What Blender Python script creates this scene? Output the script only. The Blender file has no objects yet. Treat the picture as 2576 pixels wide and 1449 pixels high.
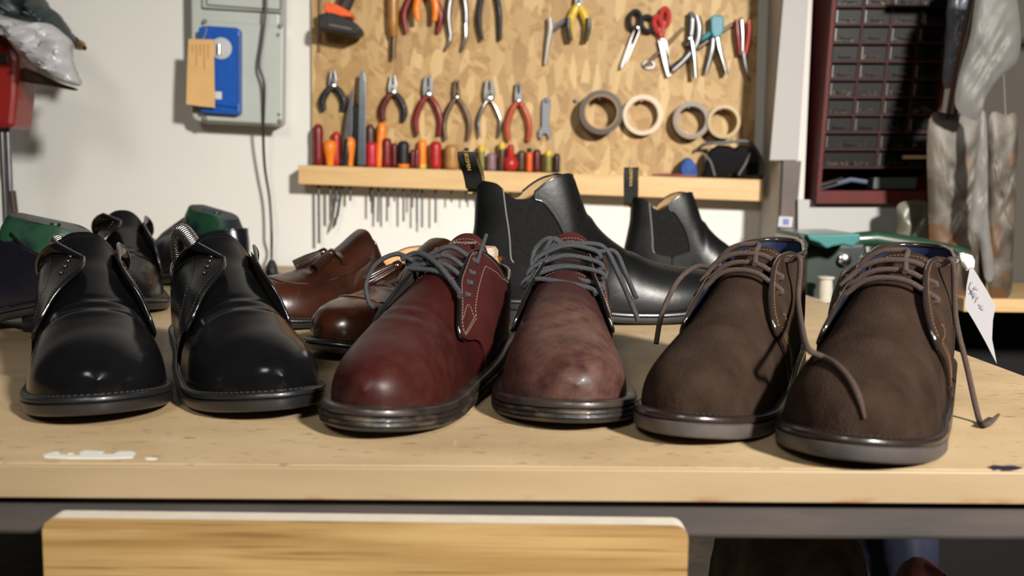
import bpy, bmesh, math, random
import numpy as np
from mathutils import Vector, Matrix
from mathutils.bvhtree import BVHTree

C = bpy.context.scene.collection
SC = bpy.context.scene
random.seed(7)
rng = np.random.default_rng(11)
PI = math.pi

# ------------------------------------------------------------------ camera
IW, IH, F_PX = 2576.0, 1449.0, 2474.0
ZB = 0.90                      # bench top height
CAMZ = ZB + 0.165              # lens height
PITCH = math.atan(264.5 / F_PX)
ROLL = 0.012
YW = 1.95                      # distance of the back wall
_f = Vector((0, math.cos(PITCH), -math.sin(PITCH)))
_r0 = Vector((1, 0, 0))
_u0 = _r0.cross(_f)
CR = (_r0 * math.cos(ROLL) + _u0 * math.sin(ROLL))
CU = (_u0 * math.cos(ROLL) - _r0 * math.sin(ROLL))
CF = _f
CAM = Vector((0, 0, CAMZ))
cam_d = bpy.data.cameras.new('camera')
cam = bpy.data.objects.new('camera', cam_d)
C.objects.link(cam)
cam_d.sensor_width = 36
cam_d.lens = F_PX / IW * 36
cam_d.clip_start = 0.02
_m = Matrix((CR, CU, -CF)).transposed().to_4x4()
_m.translation = CAM
cam.matrix_world = _m
cam_d.dof.use_dof = True
cam_d.dof.focus_distance = 0.86
cam_d.dof.aperture_fstop = 6.5
SC.camera = cam
SC.view_settings.view_transform = 'Standard'
SC.view_settings.look = 'None'
SC.view_settings.gamma = 1.0
SC.view_settings.exposure = 0.0
SC.view_settings.use_curve_mapping = False

# ------------------------------------------------------------------ light
wd = bpy.data.worlds.new('world')
SC.world = wd
wd.use_nodes = True
wd.node_tree.nodes['Background'].inputs[0].default_value = (1.0, 0.93, 0.82, 1)
wd.node_tree.nodes['Background'].inputs[1].default_value = 0.006


def area(name, loc, target, sx, sy, power, col, spread=PI):
    d = bpy.data.lights.new(name, 'AREA')
    d.shape = 'RECTANGLE'
    d.size, d.size_y = sx, sy
    d.energy = power
    d.color = col
    d.spread = spread
    o = bpy.data.objects.new(name, d)
    C.objects.link(o)
    o.location = loc
    o.rotation_euler = (Vector(target) - Vector(loc)).to_track_quat('-Z', 'Y').to_euler()
    return o


area('ceiling_lamp', (-0.42, -0.75, 1.95), (-0.10, 1.2, 1.0), 0.36, 0.36, 3.8, (1.0, 0.95, 0.88), 1.6)
area('ceiling_lamp', (1.30, -1.30, 2.12), (0.32, 1.25, 0.90), 0.21, 0.21, 33, (1.0, 0.945, 0.87), 1.25)


# ------------------------------------------------------------------ pixel -> place
def ray(x, y):
    return (CF + CR * ((x - IW / 2) / F_PX) + CU * ((IH / 2 - y) / F_PX))


def on_z(x, y, z=ZB):
    d = ray(x, y)
    return CAM + d * ((z - CAMZ) / d.z)


def at(x, y, Y):
    d = ray(x, y)
    return CAM + d * (Y / d.y)


def W(x, y, d=0.0):
    return at(x, y, YW - d)


def proj(p):
    v = Vector(p) - CAM
    z = v.dot(CF)
    return (IW / 2 + v.dot(CR) / z * F_PX, IH / 2 - v.dot(CU) / z * F_PX)


# ------------------------------------------------------------------ materials
_mats = {}


def nodes_of(m):
    m.use_nodes = True
    return m.node_tree.nodes, m.node_tree.links, m.node_tree.nodes['Principled BSDF']


def s2l(c):
    return tuple(((v / 12.92) if v <= 0.04045 else ((v + 0.055) / 1.055) ** 2.4) for v in [x / 255.0 for x in c])


def mat(name, col, rough=0.5, metal=0.0, var=0.0, scale=30.0, bump=0.0, bscale=None, col2=None, coat=0.0,
        sheen=0.0, alpha=1.0, trans=0.0, stretch=(1, 1, 1), spec=0.5, lo=0.35, hi=0.65, detail=4.0, rvar=0.0, sheen_rough=0.5):
    """principled material; col / col2 linear rgb mixed by object-space noise"""
    if name in _mats:
        return _mats[name]
    m = bpy.data.materials.new(name)
    N, L, P = nodes_of(m)
    P.inputs['Roughness'].default_value = rough
    P.inputs['Metallic'].default_value = metal
    P.inputs['Coat Weight'].default_value = coat
    P.inputs['Coat Roughness'].default_value = 0.08
    P.inputs['Sheen Weight'].default_value = sheen
    P.inputs['Sheen Roughness'].default_value = sheen_rough
    P.inputs['Alpha'].default_value = alpha
    P.inputs['Transmission Weight'].default_value = trans
    P.inputs['Specular IOR Level'].default_value = spec
    P.inputs['Base Color'].default_value = (*col, 1)
    tc = N.new('ShaderNodeTexCoord')
    mp = N.new('ShaderNodeMapping')
    mp.inputs['Scale'].default_value = stretch
    L.new(tc.outputs['Object'], mp.inputs['Vector'])
    if col2 is not None or var > 0:
        if col2 is None:
            col2 = tuple(min(1, c * (1 + var)) for c in col)
            c1 = tuple(c * (1 - var) for c in col)
        else:
            c1 = col
        nz = N.new('ShaderNodeTexNoise')
        nz.inputs['Scale'].default_value = scale
        nz.inputs['Detail'].default_value = detail
        L.new(mp.outputs[0], nz.inputs['Vector'])
        rp = N.new('ShaderNodeValToRGB')
        rp.color_ramp.elements[0].position = lo
        rp.color_ramp.elements[1].position = hi
        rp.color_ramp.elements[0].color = (*c1, 1)
        rp.color_ramp.elements[1].color = (*col2, 1)
        L.new(nz.outputs['Fac'], rp.inputs['Fac'])
        L.new(rp.outputs['Color'], P.inputs['Base Color'])
        if rvar:
            mr = N.new('ShaderNodeMapRange')
            mr.inputs['To Min'].default_value = rough - rvar
            mr.inputs['To Max'].default_value = rough + rvar
            L.new(nz.outputs['Fac'], mr.inputs['Value'])
            L.new(mr.outputs[0], P.inputs['Roughness'])
    if bump > 0:
        nb = N.new('ShaderNodeTexNoise')
        nb.inputs['Scale'].default_value = bscale or scale * 4
        nb.inputs['Detail'].default_value = 5
        L.new(mp.outputs[0], nb.inputs['Vector'])
        bp = N.new('ShaderNodeBump')
        bp.inputs['Strength'].default_value = bump
        bp.inputs['Distance'].default_value = 0.002
        L.new(nb.outputs['Fac'], bp.inputs['Height'])
        L.new(bp.outputs[0], P.inputs['Normal'])
    _mats[name] = m
    return m


# ------------------------------------------------------------------ mesh building
def pchip(xs, ys):
    xs = np.array(xs, float); ys = np.array(ys, float)
    h = np.diff(xs); dl = np.diff(ys) / h
    m = np.zeros_like(ys)
    for i in range(1, len(xs) - 1):
        if dl[i - 1] * dl[i] > 0:
            w1 = 2 * h[i] + h[i - 1]; w2 = h[i] + 2 * h[i - 1]
            m[i] = (w1 + w2) / (w1 / dl[i - 1] + w2 / dl[i])
    m[0] = dl[0]; m[-1] = dl[-1]

    def f(x):
        x = np.clip(np.asarray(x, float), xs[0], xs[-1])
        i = np.clip(np.searchsorted(xs, x) - 1, 0, len(xs) - 2)
        t = (x - xs[i]) / h[i]
        return ((2 * t**3 - 3 * t**2 + 1) * ys[i] + (t**3 - 2 * t**2 + t) * h[i] * m[i]
                + (-2 * t**3 + 3 * t**2) * ys[i + 1] + (t**3 - t**2) * h[i] * m[i + 1])
    return f


def catmull(pts, n=8, closed=False):
    P = [np.array(p, float) for p in pts]
    out = []
    N = len(P)
    rngi = range(N) if closed else range(N - 1)
    for i in rngi:
        if closed:
            p0, p1, p2, p3 = P[(i - 1) % N], P[i], P[(i + 1) % N], P[(i + 2) % N]
        else:
            p1, p2 = P[i], P[i + 1]
            p0 = P[i - 1] if i > 0 else 2 * p1 - p2
            p3 = P[i + 2] if i + 2 < N else 2 * p2 - p1
        for k in range(n):
            t = k / n
            out.append(0.5 * ((2 * p1) + (-p0 + p2) * t + (2 * p0 - 5 * p1 + 4 * p2 - p3) * t * t + (-p0 + 3 * p1 - 3 * p2 + p3) * t**3))
    if not closed:
        out.append(P[-1])
    return np.array(out)


class MB:
    def __init__(s):
        s.v = []; s.f = []; s.m = []

    def add(s, verts, faces, mi=0):
        o = len(s.v)
        s.v.extend([tuple(map(float, p)) for p in verts])
        s.f.extend([tuple(i + o for i in f) for f in faces])
        s.m.extend([mi] * len(faces))
        return s

    def box(s, c, size, rot=None, mi=0):
        hx, hy, hz = [k / 2 for k in size]
        vs = [Vector((x, y, z)) for x in (-hx, hx) for y in (-hy, hy) for z in (-hz, hz)]
        if rot is not None:
            vs = [rot @ v for v in vs]
        vs = [v + Vector(c) for v in vs]
        return s.add(vs, [(0, 1, 3, 2), (4, 6, 7, 5), (0, 4, 5, 1), (2, 3, 7, 6), (0, 2, 6, 4), (1, 5, 7, 3)], mi)

    def hexa(s, p8, mi=0):
        """8 corners: bottom 4 (ring), top 4 (ring)"""
        return s.add(p8, [(3, 2, 1, 0), (4, 5, 6, 7), (0, 1, 5, 4), (1, 2, 6, 5), (2, 3, 7, 6), (3, 0, 4, 7)], mi)

    def tube(s, pts, r, seg=8, closed=False, mi=0, flat=1.0, caps=True, flat_axis=None):
        P = [Vector(p) for p in pts]
        n = len(P)
        rr = r if hasattr(r, '__len__') else [r] * n
        T = []
        for i in range(n):
            if closed:
                t = P[(i + 1) % n] - P[i - 1]
            else:
                t = P[min(i + 1, n - 1)] - P[max(i - 1, 0)]
            T.append(t.normalized() if t.length > 1e-9 else Vector((0, 0, 1)))
        ref = Vector(flat_axis) if flat_axis is not None else (Vector((0, 0, 1)) if abs(T[0].z) < 0.9 else Vector((1, 0, 0)))
        vs = []
        for i in range(n):
            a = ref - T[i] * ref.dot(T[i])
            if a.length < 1e-6:
                a = T[i].orthogonal()
            a.normalize()
            if flat_axis is None:
                ref = a
            b = T[i].cross(a)
            for k in range(seg):
                an = 2 * PI * k / seg
                vs.append(P[i] + a * (math.cos(an) * rr[i] * flat) + b * (math.sin(an) * rr[i]))
        fs = []
        m = n if closed else n - 1
        for i in range(m):
            j = (i + 1) % n
            for k in range(seg):
                l = (k + 1) % seg
                fs.append((i * seg + k, i * seg + l, j * seg + l, j * seg + k))
        if not closed and caps:
            fs.append(tuple(range(seg - 1, -1, -1)))
            fs.append(tuple((n - 1) * seg + k for k in range(seg)))
        return s.add(vs, fs, mi)

    def lathe(s, base, axis, prof, seg=20, mi=0):
        """prof: list of (r, h) along axis from base"""
        ax = Vector(axis).normalized()
        a = ax.orthogonal().normalized(); b = ax.cross(a)
        vs = []; fs = []
        for r, h in prof:
            for k in range(seg):
                an = 2 * PI * k / seg
                vs.append(Vector(base) + ax * h + (a * math.cos(an) + b * math.sin(an)) * max(r, 1e-5))
        for i in range(len(prof) - 1):
            for k in range(seg):
                l = (k + 1) % seg
                fs.append((i * seg + k, i * seg + l, (i + 1) * seg + l, (i + 1) * seg + k))
        fs.append(tuple(range(seg - 1, -1, -1)))
        fs.append(tuple((len(prof) - 1) * seg + k for k in range(seg)))
        return s.add(vs, fs, mi)

    def prism(s, ring, vec, mi=0):
        """closed planar ring of points extruded by vec"""
        n = len(ring)
        R = [Vector(p) for p in ring]
        vs = R + [p + Vector(vec) for p in R]
        fs = [tuple(range(n - 1, -1, -1)), tuple(range(n, 2 * n))]
        for i in range(n):
            j = (i + 1) % n
            fs.append((i, j, n + j, n + i))
        return s.add(vs, fs, mi)

    def grid(s, G, mi=0, flip=False):
        """G array (na, nb, 3)"""
        na, nb = G.shape[:2]
        fs = []
        for i in range(na - 1):
            for j in range(nb - 1):
                q = (i * nb + j, i * nb + j + 1, (i + 1) * nb + j + 1, (i + 1) * nb + j)
                fs.append(q[::-1] if flip else q)
        return s.add(G.reshape(-1, 3), fs, mi)

    def shell(s, O, I, mo=0, mi=0, rim=0, closed_b=False):
        """thick sheet from an outer and an inner grid"""
        na, nb = O.shape[:2]
        o = len(s.v)
        s.v.extend([tuple(map(float, p)) for p in O.reshape(-1, 3)])
        s.v.extend([tuple(map(float, p)) for p in I.reshape(-1, 3)])
        K = na * nb
        ix = lambda i, j: o + i * nb + j
        for i in range(na - 1):
            for j in range(nb - 1):
                q = (ix(i, j), ix(i, j + 1), ix(i + 1, j + 1), ix(i + 1, j))
                s.f.append(q); s.m.append(mo)
                s.f.append(tuple(k + K for k in q[::-1])); s.m.append(mi)
        loop = [ix(i, 0) for i in range(na)] + [ix(na - 1, j) for j in range(1, nb)] + \
               [ix(i, nb - 1) for i in range(na - 2, -1, -1)] + [ix(0, j) for j in range(nb - 2, 0, -1)]
        for a, b in zip(loop, loop[1:] + loop[:1]):
            s.f.append((a, b, b + K, a + K)); s.m.append(rim)
        return s

    def build(s, name, mats, parent=None, smooth=True, bevel=0.0, angle=40, weld=0.0, subsurf=0, loc=None):
        me = bpy.data.meshes.new(name)
        me.from_pydata(s.v, [], s.f)
        if not isinstance(mats, (list, tuple)):
            mats = [mats]
        for m in mats:
            me.materials.append(m)
        me.polygons.foreach_set('material_index', [min(i, len(mats) - 1) for i in s.m])
        bm = bmesh.new()
        bm.from_mesh(me)
        if weld > 0:
            bmesh.ops.remove_doubles(bm, verts=bm.verts, dist=weld)
        bmesh.ops.recalc_face_normals(bm, faces=bm.faces)
        if smooth:
            ca = math.radians(angle)
            for f in bm.faces:
                f.smooth = True
            for e in bm.edges:
                if len(e.link_faces) == 2 and e.calc_face_angle(0) > ca:
                    e.smooth = False
        bm.to_mesh(me)
        bm.free()
        me.update()
        ob = bpy.data.objects.new(name, me)
        C.objects.link(ob)
        if parent is not None:
            ob.parent = parent
        if loc is not None:
            ob.location = loc
        if bevel > 0:
            md = ob.modifiers.new('bevel', 'BEVEL')
            md.width = bevel; md.segments = 2; md.limit_method = 'ANGLE'; md.angle_limit = math.radians(35)
        if subsurf:
            md = ob.modifiers.new('sub', 'SUBSURF'); md.levels = subsurf; md.render_levels = subsurf
        return ob


def tag(o, label, cat, group=None, kind=None):
    o['label'] = label; o['category'] = cat
    if group: o['group'] = group
    if kind: o['kind'] = kind
    return o


def struct(o):
    o['kind'] = 'structure'
    return o


def thing(name, label, cat, loc=(0, 0, 0), rz=0.0, group=None):
    o = bpy.data.objects.new(name, None)
    o.empty_display_size = 0.05
    C.objects.link(o)
    o.location = loc
    o.rotation_euler = (0, 0, rz)
    return tag(o, label, cat, group)


def dashes(mb, pts, r=0.0005, dash=0.0017, gap=0.0010, mi=0):
    r = r * .72
    """a row of stitches along a polyline"""
    P = np.array(pts, float)
    d = np.r_[0, np.cumsum(np.linalg.norm(np.diff(P, axis=0), axis=1))]
    t = 0.0
    while t + dash < d[-1]:
        q = [np.array([np.interp(s, d, P[:, k]) for k in range(3)]) for s in (t, t + dash / 2, t + dash)]
        mb.tube(q, [r * .7, r, r * .7], seg=4, mi=mi)
        t += dash + gap
# ------------------------------------------------------------------ room shell (large structure)
WALLM = mat('white_wall_paint', (.63, .625, .59), .75, 0, .03, 3, .06, 40)
CEILM = mat('ceiling_paint', (.10, .095, .085), .9)
DARKWALL = mat('dark_workshop_wall', (.07, .06, .05), .8, 0, .2, 4)
FLOORM = mat('concrete_floor', (.045, .042, .038), .8, 0, .3, 6, .2, 60)


def slab_box(name, lo, hi, m):
    mb = MB()
    lo, hi = Vector(lo), Vector(hi)
    mb.box((lo + hi) / 2, hi - lo)
    return struct(mb.build(name, m, smooth=False))


RX0, RX1, RY0, RY1, RZ1 = -2.2, 2.6, -2.4, YW, 2.6
slab_box('wall_back', (RX0 - .1, YW, -.02), (RX1 + .1, YW + .1, RZ1 + .1), WALLM)
slab_box('wall_left', (RX0 - .1, RY0, -.02), (RX0, YW, RZ1 + .1), DARKWALL)
slab_box('wall_right', (RX1, RY0, -.02), (RX1 + .1, YW, RZ1 + .1), DARKWALL)
slab_box('wall_front', (RX0 - .1, RY0 - .1, -.02), (RX1 + .1, RY0, RZ1 + .1), DARKWALL)
slab_box('floor', (RX0 - .1, RY0 - .1, -.1), (RX1 + .1, YW + .1, 0), FLOORM)
slab_box('ceiling', (RX0, RY0, RZ1), (RX1, YW, RZ1 + .1), CEILM)

# ------------------------------------------------------------------ workbench
BT = .0195


def bench_mat():
    m = mat('worn_bench_top', (.41, .29, .155), .55, 0, 0, 9, .05, 120, (.50, .375, .225), .05, stretch=(1, 2.5, 1), lo=.3, hi=.7, detail=8)
    N, L, P = nodes_of(m)
    src = P.inputs['Base Color'].links[0].from_socket
    tc = N.new('ShaderNodeTexCoord')

    def layer(src, scale, stretch, lo, hi, col, rot=0.0, detail=3, fac=1.0):
        mp = N.new('ShaderNodeMapping'); mp.inputs['Scale'].default_value = stretch; mp.inputs['Rotation'].default_value = (0, 0, rot)
        L.new(tc.outputs['Object'], mp.inputs[0])
        nz = N.new('ShaderNodeTexNoise'); nz.inputs['Scale'].default_value = scale; nz.inputs['Detail'].default_value = detail
        L.new(mp.outputs[0], nz.inputs['Vector'])
        rp = N.new('ShaderNodeMapRange'); rp.inputs['From Min'].default_value = lo; rp.inputs['From Max'].default_value = hi
        rp.inputs['To Max'].default_value = fac
        L.new(nz.outputs['Fac'], rp.inputs['Value'])
        mx = N.new('ShaderNodeMix'); mx.data_type = 'RGBA'
        L.new(rp.outputs[0], mx.inputs['Factor']); L.new(src, mx.inputs['A']); mx.inputs['B'].default_value = (*col, 1)
        return mx.outputs['Result']
    src = layer(src, 5, (1, 1.5, 1), .52, .72, (.27, .18, .09), .2, 6, .5)          # stains
    src = layer(src, 60, (1, 4, 1), .655, .70, (.10, .06, .03), .1, 2, .7)            # dark nicks
    src = layer(src, 40, (1, 12, 1), .69, .72, (.07, .045, .03), -.15, 2, .8)        # dark scratches
    src = layer(src, 30, (12, 1, 1), .70, .72, (.50, .41, .28), .6, 2, .6)           # pale scratches
    L.new(src, P.inputs['Base Color'])
    return m


BENCHM = bench_mat()
FL, FR = on_z(-400, 1162), on_z(2976, 1186)
E1, E2 = on_z(2576, 945), on_z(2430, 891)
fd = (FR - FL).normalized(); ed = (E2 - E1).normalized()


def meet(p, d, q, e):
    """plan intersection of two lines"""
    den = d.x * e.y - d.y * e.x
    t = ((q.x - p.x) * e.y - (q.y - p.y) * e.x) / den
    return p + d * t


BACK_Y = 1.90
B_fr = meet(FL, fd, E1, ed)
B_br = meet(Vector((0, BACK_Y, ZB)), Vector((1, 0, 0)), E1, ed)
B_fl = FL + fd * (-.55)
B_bl = Vector((B_fl.x, BACK_Y, ZB))
bench = thing('workbench', 'long scratched plywood workbench with a steel front rail, carrying all the shoes', 'workbench', (0, 1.2, 0))


def loc(o, p):
    return Vector(p) - Vector(o.location)


mb = MB()
mb.prism([loc(bench, p - Vector((0, 0, BT))) for p in (B_fl, B_fr, B_br, B_bl)], (0, 0, BT))
mb.build('bench_top', BENCHM, bench, smooth=False, bevel=.0012)
# lipping along the front edge, its wood darkened to offset the frontal lamp light
LIPM = mat('bench_lipping_darkened', (.25, .178, .095), .55, 0, 0, 7, .04, 120, (.30, .222, .128), .05, stretch=(1, 1, 5), lo=.3, hi=.7, detail=8)
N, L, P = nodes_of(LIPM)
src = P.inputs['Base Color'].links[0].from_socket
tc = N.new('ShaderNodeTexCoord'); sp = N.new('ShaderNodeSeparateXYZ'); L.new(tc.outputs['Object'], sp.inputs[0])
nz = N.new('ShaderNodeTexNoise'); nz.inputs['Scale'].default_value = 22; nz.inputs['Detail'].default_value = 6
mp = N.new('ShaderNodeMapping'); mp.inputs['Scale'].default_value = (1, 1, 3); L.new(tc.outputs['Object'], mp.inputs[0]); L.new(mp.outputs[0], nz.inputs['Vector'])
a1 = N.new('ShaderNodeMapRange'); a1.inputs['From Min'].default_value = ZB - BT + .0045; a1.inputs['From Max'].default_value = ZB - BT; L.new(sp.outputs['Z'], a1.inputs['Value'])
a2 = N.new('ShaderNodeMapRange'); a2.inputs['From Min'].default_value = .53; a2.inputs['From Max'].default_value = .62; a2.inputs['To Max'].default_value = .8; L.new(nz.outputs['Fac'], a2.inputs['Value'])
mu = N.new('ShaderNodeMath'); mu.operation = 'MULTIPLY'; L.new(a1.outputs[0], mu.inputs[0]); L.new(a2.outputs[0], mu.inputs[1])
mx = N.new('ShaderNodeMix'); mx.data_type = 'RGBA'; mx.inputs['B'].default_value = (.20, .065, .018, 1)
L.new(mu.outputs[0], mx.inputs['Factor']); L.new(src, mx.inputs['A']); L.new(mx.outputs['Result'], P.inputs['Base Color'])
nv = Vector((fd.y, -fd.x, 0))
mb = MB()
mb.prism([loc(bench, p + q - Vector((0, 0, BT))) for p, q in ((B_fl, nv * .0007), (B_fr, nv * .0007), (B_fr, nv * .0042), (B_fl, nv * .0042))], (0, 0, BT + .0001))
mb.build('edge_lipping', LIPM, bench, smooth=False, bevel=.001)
RAILM = mat('mill_scale_steel', (.075, .069, .066), .36, .35, 0, 12, .05, 200, (.12, .095, .085), .1, stretch=(1, 1, 4), lo=.35, hi=.7)
RAILH = .0265


def inw(p, d):
    n = Vector((-fd.y, fd.x, 0))
    return p + n * d


mb = MB()
p0, p1 = inw(B_fl, .006), inw(B_fr, .006)
q0, q1 = inw(B_fl, .034), inw(B_fr, .034)
zt, zb = ZB - BT - .0008, ZB - BT - RAILH
mb.hexa([loc(bench, Vector((p.x, p.y, z))) for z in (zb, zt) for p in (p0, p1, q1, q0)])
mb.build('front_rail', RAILM, bench, bevel=.004)
mb = MB()
for Yb in (1.2, 1.86):
    mb.box(loc(bench, ((B_fl.x + B_br.x) / 2, Yb, ZB - BT - .0145)), (B_br.x - B_fl.x - .06, .03, .026))
mb.build('cross_rail', RAILM, bench, bevel=.003)
for (x, y) in ((B_fl.x + .06, B_fl.y + .05), (B_fr.x - .06, B_fr.y + .06), (B_bl.x + .06, BACK_Y - .06), (B_br.x - .05, BACK_Y - .06)):
    mb = MB()
    mb.box(loc(bench, (x, y, (ZB - BT - .03) / 2)), (.03, .03, ZB - BT - .03))
    mb.build('leg', RAILM, bench, bevel=.003)
mb = MB()
mb.prism([loc(bench, Vector((x, y, .50))) for x, y in ((B_fl.x + .02, B_fl.y + .06), (B_fr.x - .04, B_fr.y + .06), (B_br.x - .04, BACK_Y - .02), (B_bl.x + .02, BACK_Y - .02))], (0, 0, .018))
mb.build('lower_shelf', mat('dark_chipboard', (.05, .038, .027), .8, 0, .3, 30), bench, smooth=False)

# paint marks on the bench
WPAINT = mat('white_paint', (.62, .62, .58), .6)


def mark(name, label, pts, m, t=.0004):
    P = [on_z(*p) for p in pts]
    c = sum(P, Vector()) / len(P)
    mb = MB()
    mb.prism([p - c for p in P], (0, 0, t))
    o = mb.build(name, m, smooth=False, loc=c)
    return o


mp_ = [[(108, 1146), (128, 1140), (152, 1144), (178, 1146), (204, 1146), (198, 1140), (215, 1134), (262, 1137), (250, 1143), (283, 1144), (300, 1137), (330, 1136), (342, 1140), (334, 1152), (280, 1154), (170, 1154), (112, 1151)],
       [(128, 1141), (140, 1137), (150, 1139), (146, 1142)], [(362, 1153), (380, 1152), (396, 1154), (392, 1156), (368, 1156)], [(170, 1142), (186, 1140), (184, 1143)]]
c0 = on_z(230, 1145)
mb = MB()
for ring in mp_:
    mb.prism([on_z(*p) - c0 for p in ring], (0, 0, .0004))
tag(mb.build('paint_streak', WPAINT, smooth=False, loc=c0), 'white paint streak on the bench top near its front edge', 'paint mark')
ring = [(2484, 1176), (2500, 1171), (2520, 1173), (2545, 1172), (2572, 1177), (2560, 1182), (2530, 1185), (2515, 1182), (2500, 1183)]
c0 = on_z(2530, 1177)
mb = MB()
mb.prism([on_z(*p) - c0 for p in ring], (0, 0, .0004))
tag(mb.build('ink_stain', mat('navy_paint', (.010, .011, .030), .5), smooth=False, loc=c0), 'dark blue paint stain on the bench front edge at the right', 'paint mark')

# ------------------------------------------------------------------ board leaning in front
OAK = bpy.data.materials.new('oak_laminate')
N, L, P = nodes_of(OAK)
tc = N.new('ShaderNodeTexCoord'); mp = N.new('ShaderNodeMapping')
mp.inputs['Scale'].default_value = (1.2, 1, 22)
L.new(tc.outputs['Object'], mp.inputs[0])
nz = N.new('ShaderNodeTexNoise'); nz.inputs['Scale'].default_value = 4; nz.inputs['Detail'].default_value = 6; nz.inputs['Distortion'].default_value = .6
L.new(mp.outputs[0], nz.inputs['Vector'])
rp = N.new('ShaderNodeValToRGB')
for e, (ps, c) in zip(rp.color_ramp.elements, ((.30, (.235, .135, .045)), (.66, (.36, .235, .095)))):
    e.position = ps; e.color = (*c, 1)
L.new(nz.outputs['Fac'], rp.inputs['Fac'])
mp2 = N.new('ShaderNodeMapping'); mp2.inputs['Scale'].default_value = (4, 1, 230)
L.new(tc.outputs['Object'], mp2.inputs[0])
n2 = N.new('ShaderNodeTexNoise'); n2.inputs['Scale'].default_value = 2.2; n2.inputs['Detail'].default_value = 3
L.new(mp2.outputs[0], n2.inputs['Vector'])
mr = N.new('ShaderNodeMapRange'); mr.inputs['From Min'].default_value = .56; mr.inputs['From Max'].default_value = .68; mr.inputs['To Max'].default_value = .85
L.new(n2.outputs['Fac'], mr.inputs['Value'])
mx = N.new('ShaderNodeMix'); mx.data_type = 'RGBA'; mx.inputs['B'].default_value = (.14, .07, .02, 1)
L.new(mr.outputs[0], mx.inputs['Factor']); L.new(rp.outputs['Color'], mx.inputs['A'])
mr2 = N.new('ShaderNodeMapRange'); mr2.inputs['From Min'].default_value = .34; mr2.inputs['From Max'].default_value = .27; mr2.inputs['To Max'].default_value = .5
L.new(n2.outputs['Fac'], mr2.inputs['Value'])
mx2 = N.new('ShaderNodeMix'); mx2.data_type = 'RGBA'; mx2.inputs['B'].default_value = (.52, .41, .24, 1)
L.new(mr2.outputs[0], mx2.inputs['Factor']); L.new(mx.outputs['Result'], mx2.inputs['A'])
L.new(mx2.outputs['Result'], P.inputs['Base Color'])
P.inputs['Roughness'].default_value = .45
YBD = .534
pl, pr = at(105, 1310, YBD), at(1733, 1318, YBD)
board = thing('laminate_board', 'oak laminate board with white rounded edge standing against the bench front', 'board', ((pl.x + pr.x) / 2, YBD, 0))
x0, x1, zt = pl.x - board.location.x, pr.x - board.location.x, (pl.z + pr.z) / 2
rr = .0075
ring = [Vector((x0, 0, .002)), Vector((x1, 0, .002))] + [Vector((x1 - rr + rr * math.cos(a), 0, zt - rr + rr * math.sin(a))) for a in np.linspace(0, PI / 2, 8)] + \
       [Vector((x0 + rr + rr * math.cos(a), 0, zt - rr + rr * math.sin(a))) for a in np.linspace(PI / 2, PI, 8)]
mb = MB(); mb.prism(ring, (0, .0012, 0)); mb.build('wood_face', OAK, board, smooth=False)
mb = MB(); mb.prism([p + Vector((0, .0012, 0)) for p in ring], (0, .0130, 0))
mb.build('white_core', mat('white_edge', (.55, .51, .44), .5, 0, .05, 60), board, smooth=False)
# ------------------------------------------------------------------ shoe geometry
OUTLINE = [(0, 0), (.003, .13), (.014, .27), (.038, .42), (.085, .55), (.16, .65), (.27, .715), (.39, .785), (.51, .86), (.62, .945),
           (.71, 1.0), (.79, .985), (.86, .90), (.915, .755), (.955, .565), (.981, .37), (.995, .18), (1, 0)]


def ss(t):
    t = np.clip(t, 0, 1)
    return t * t * (3 - 2 * t)


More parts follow.
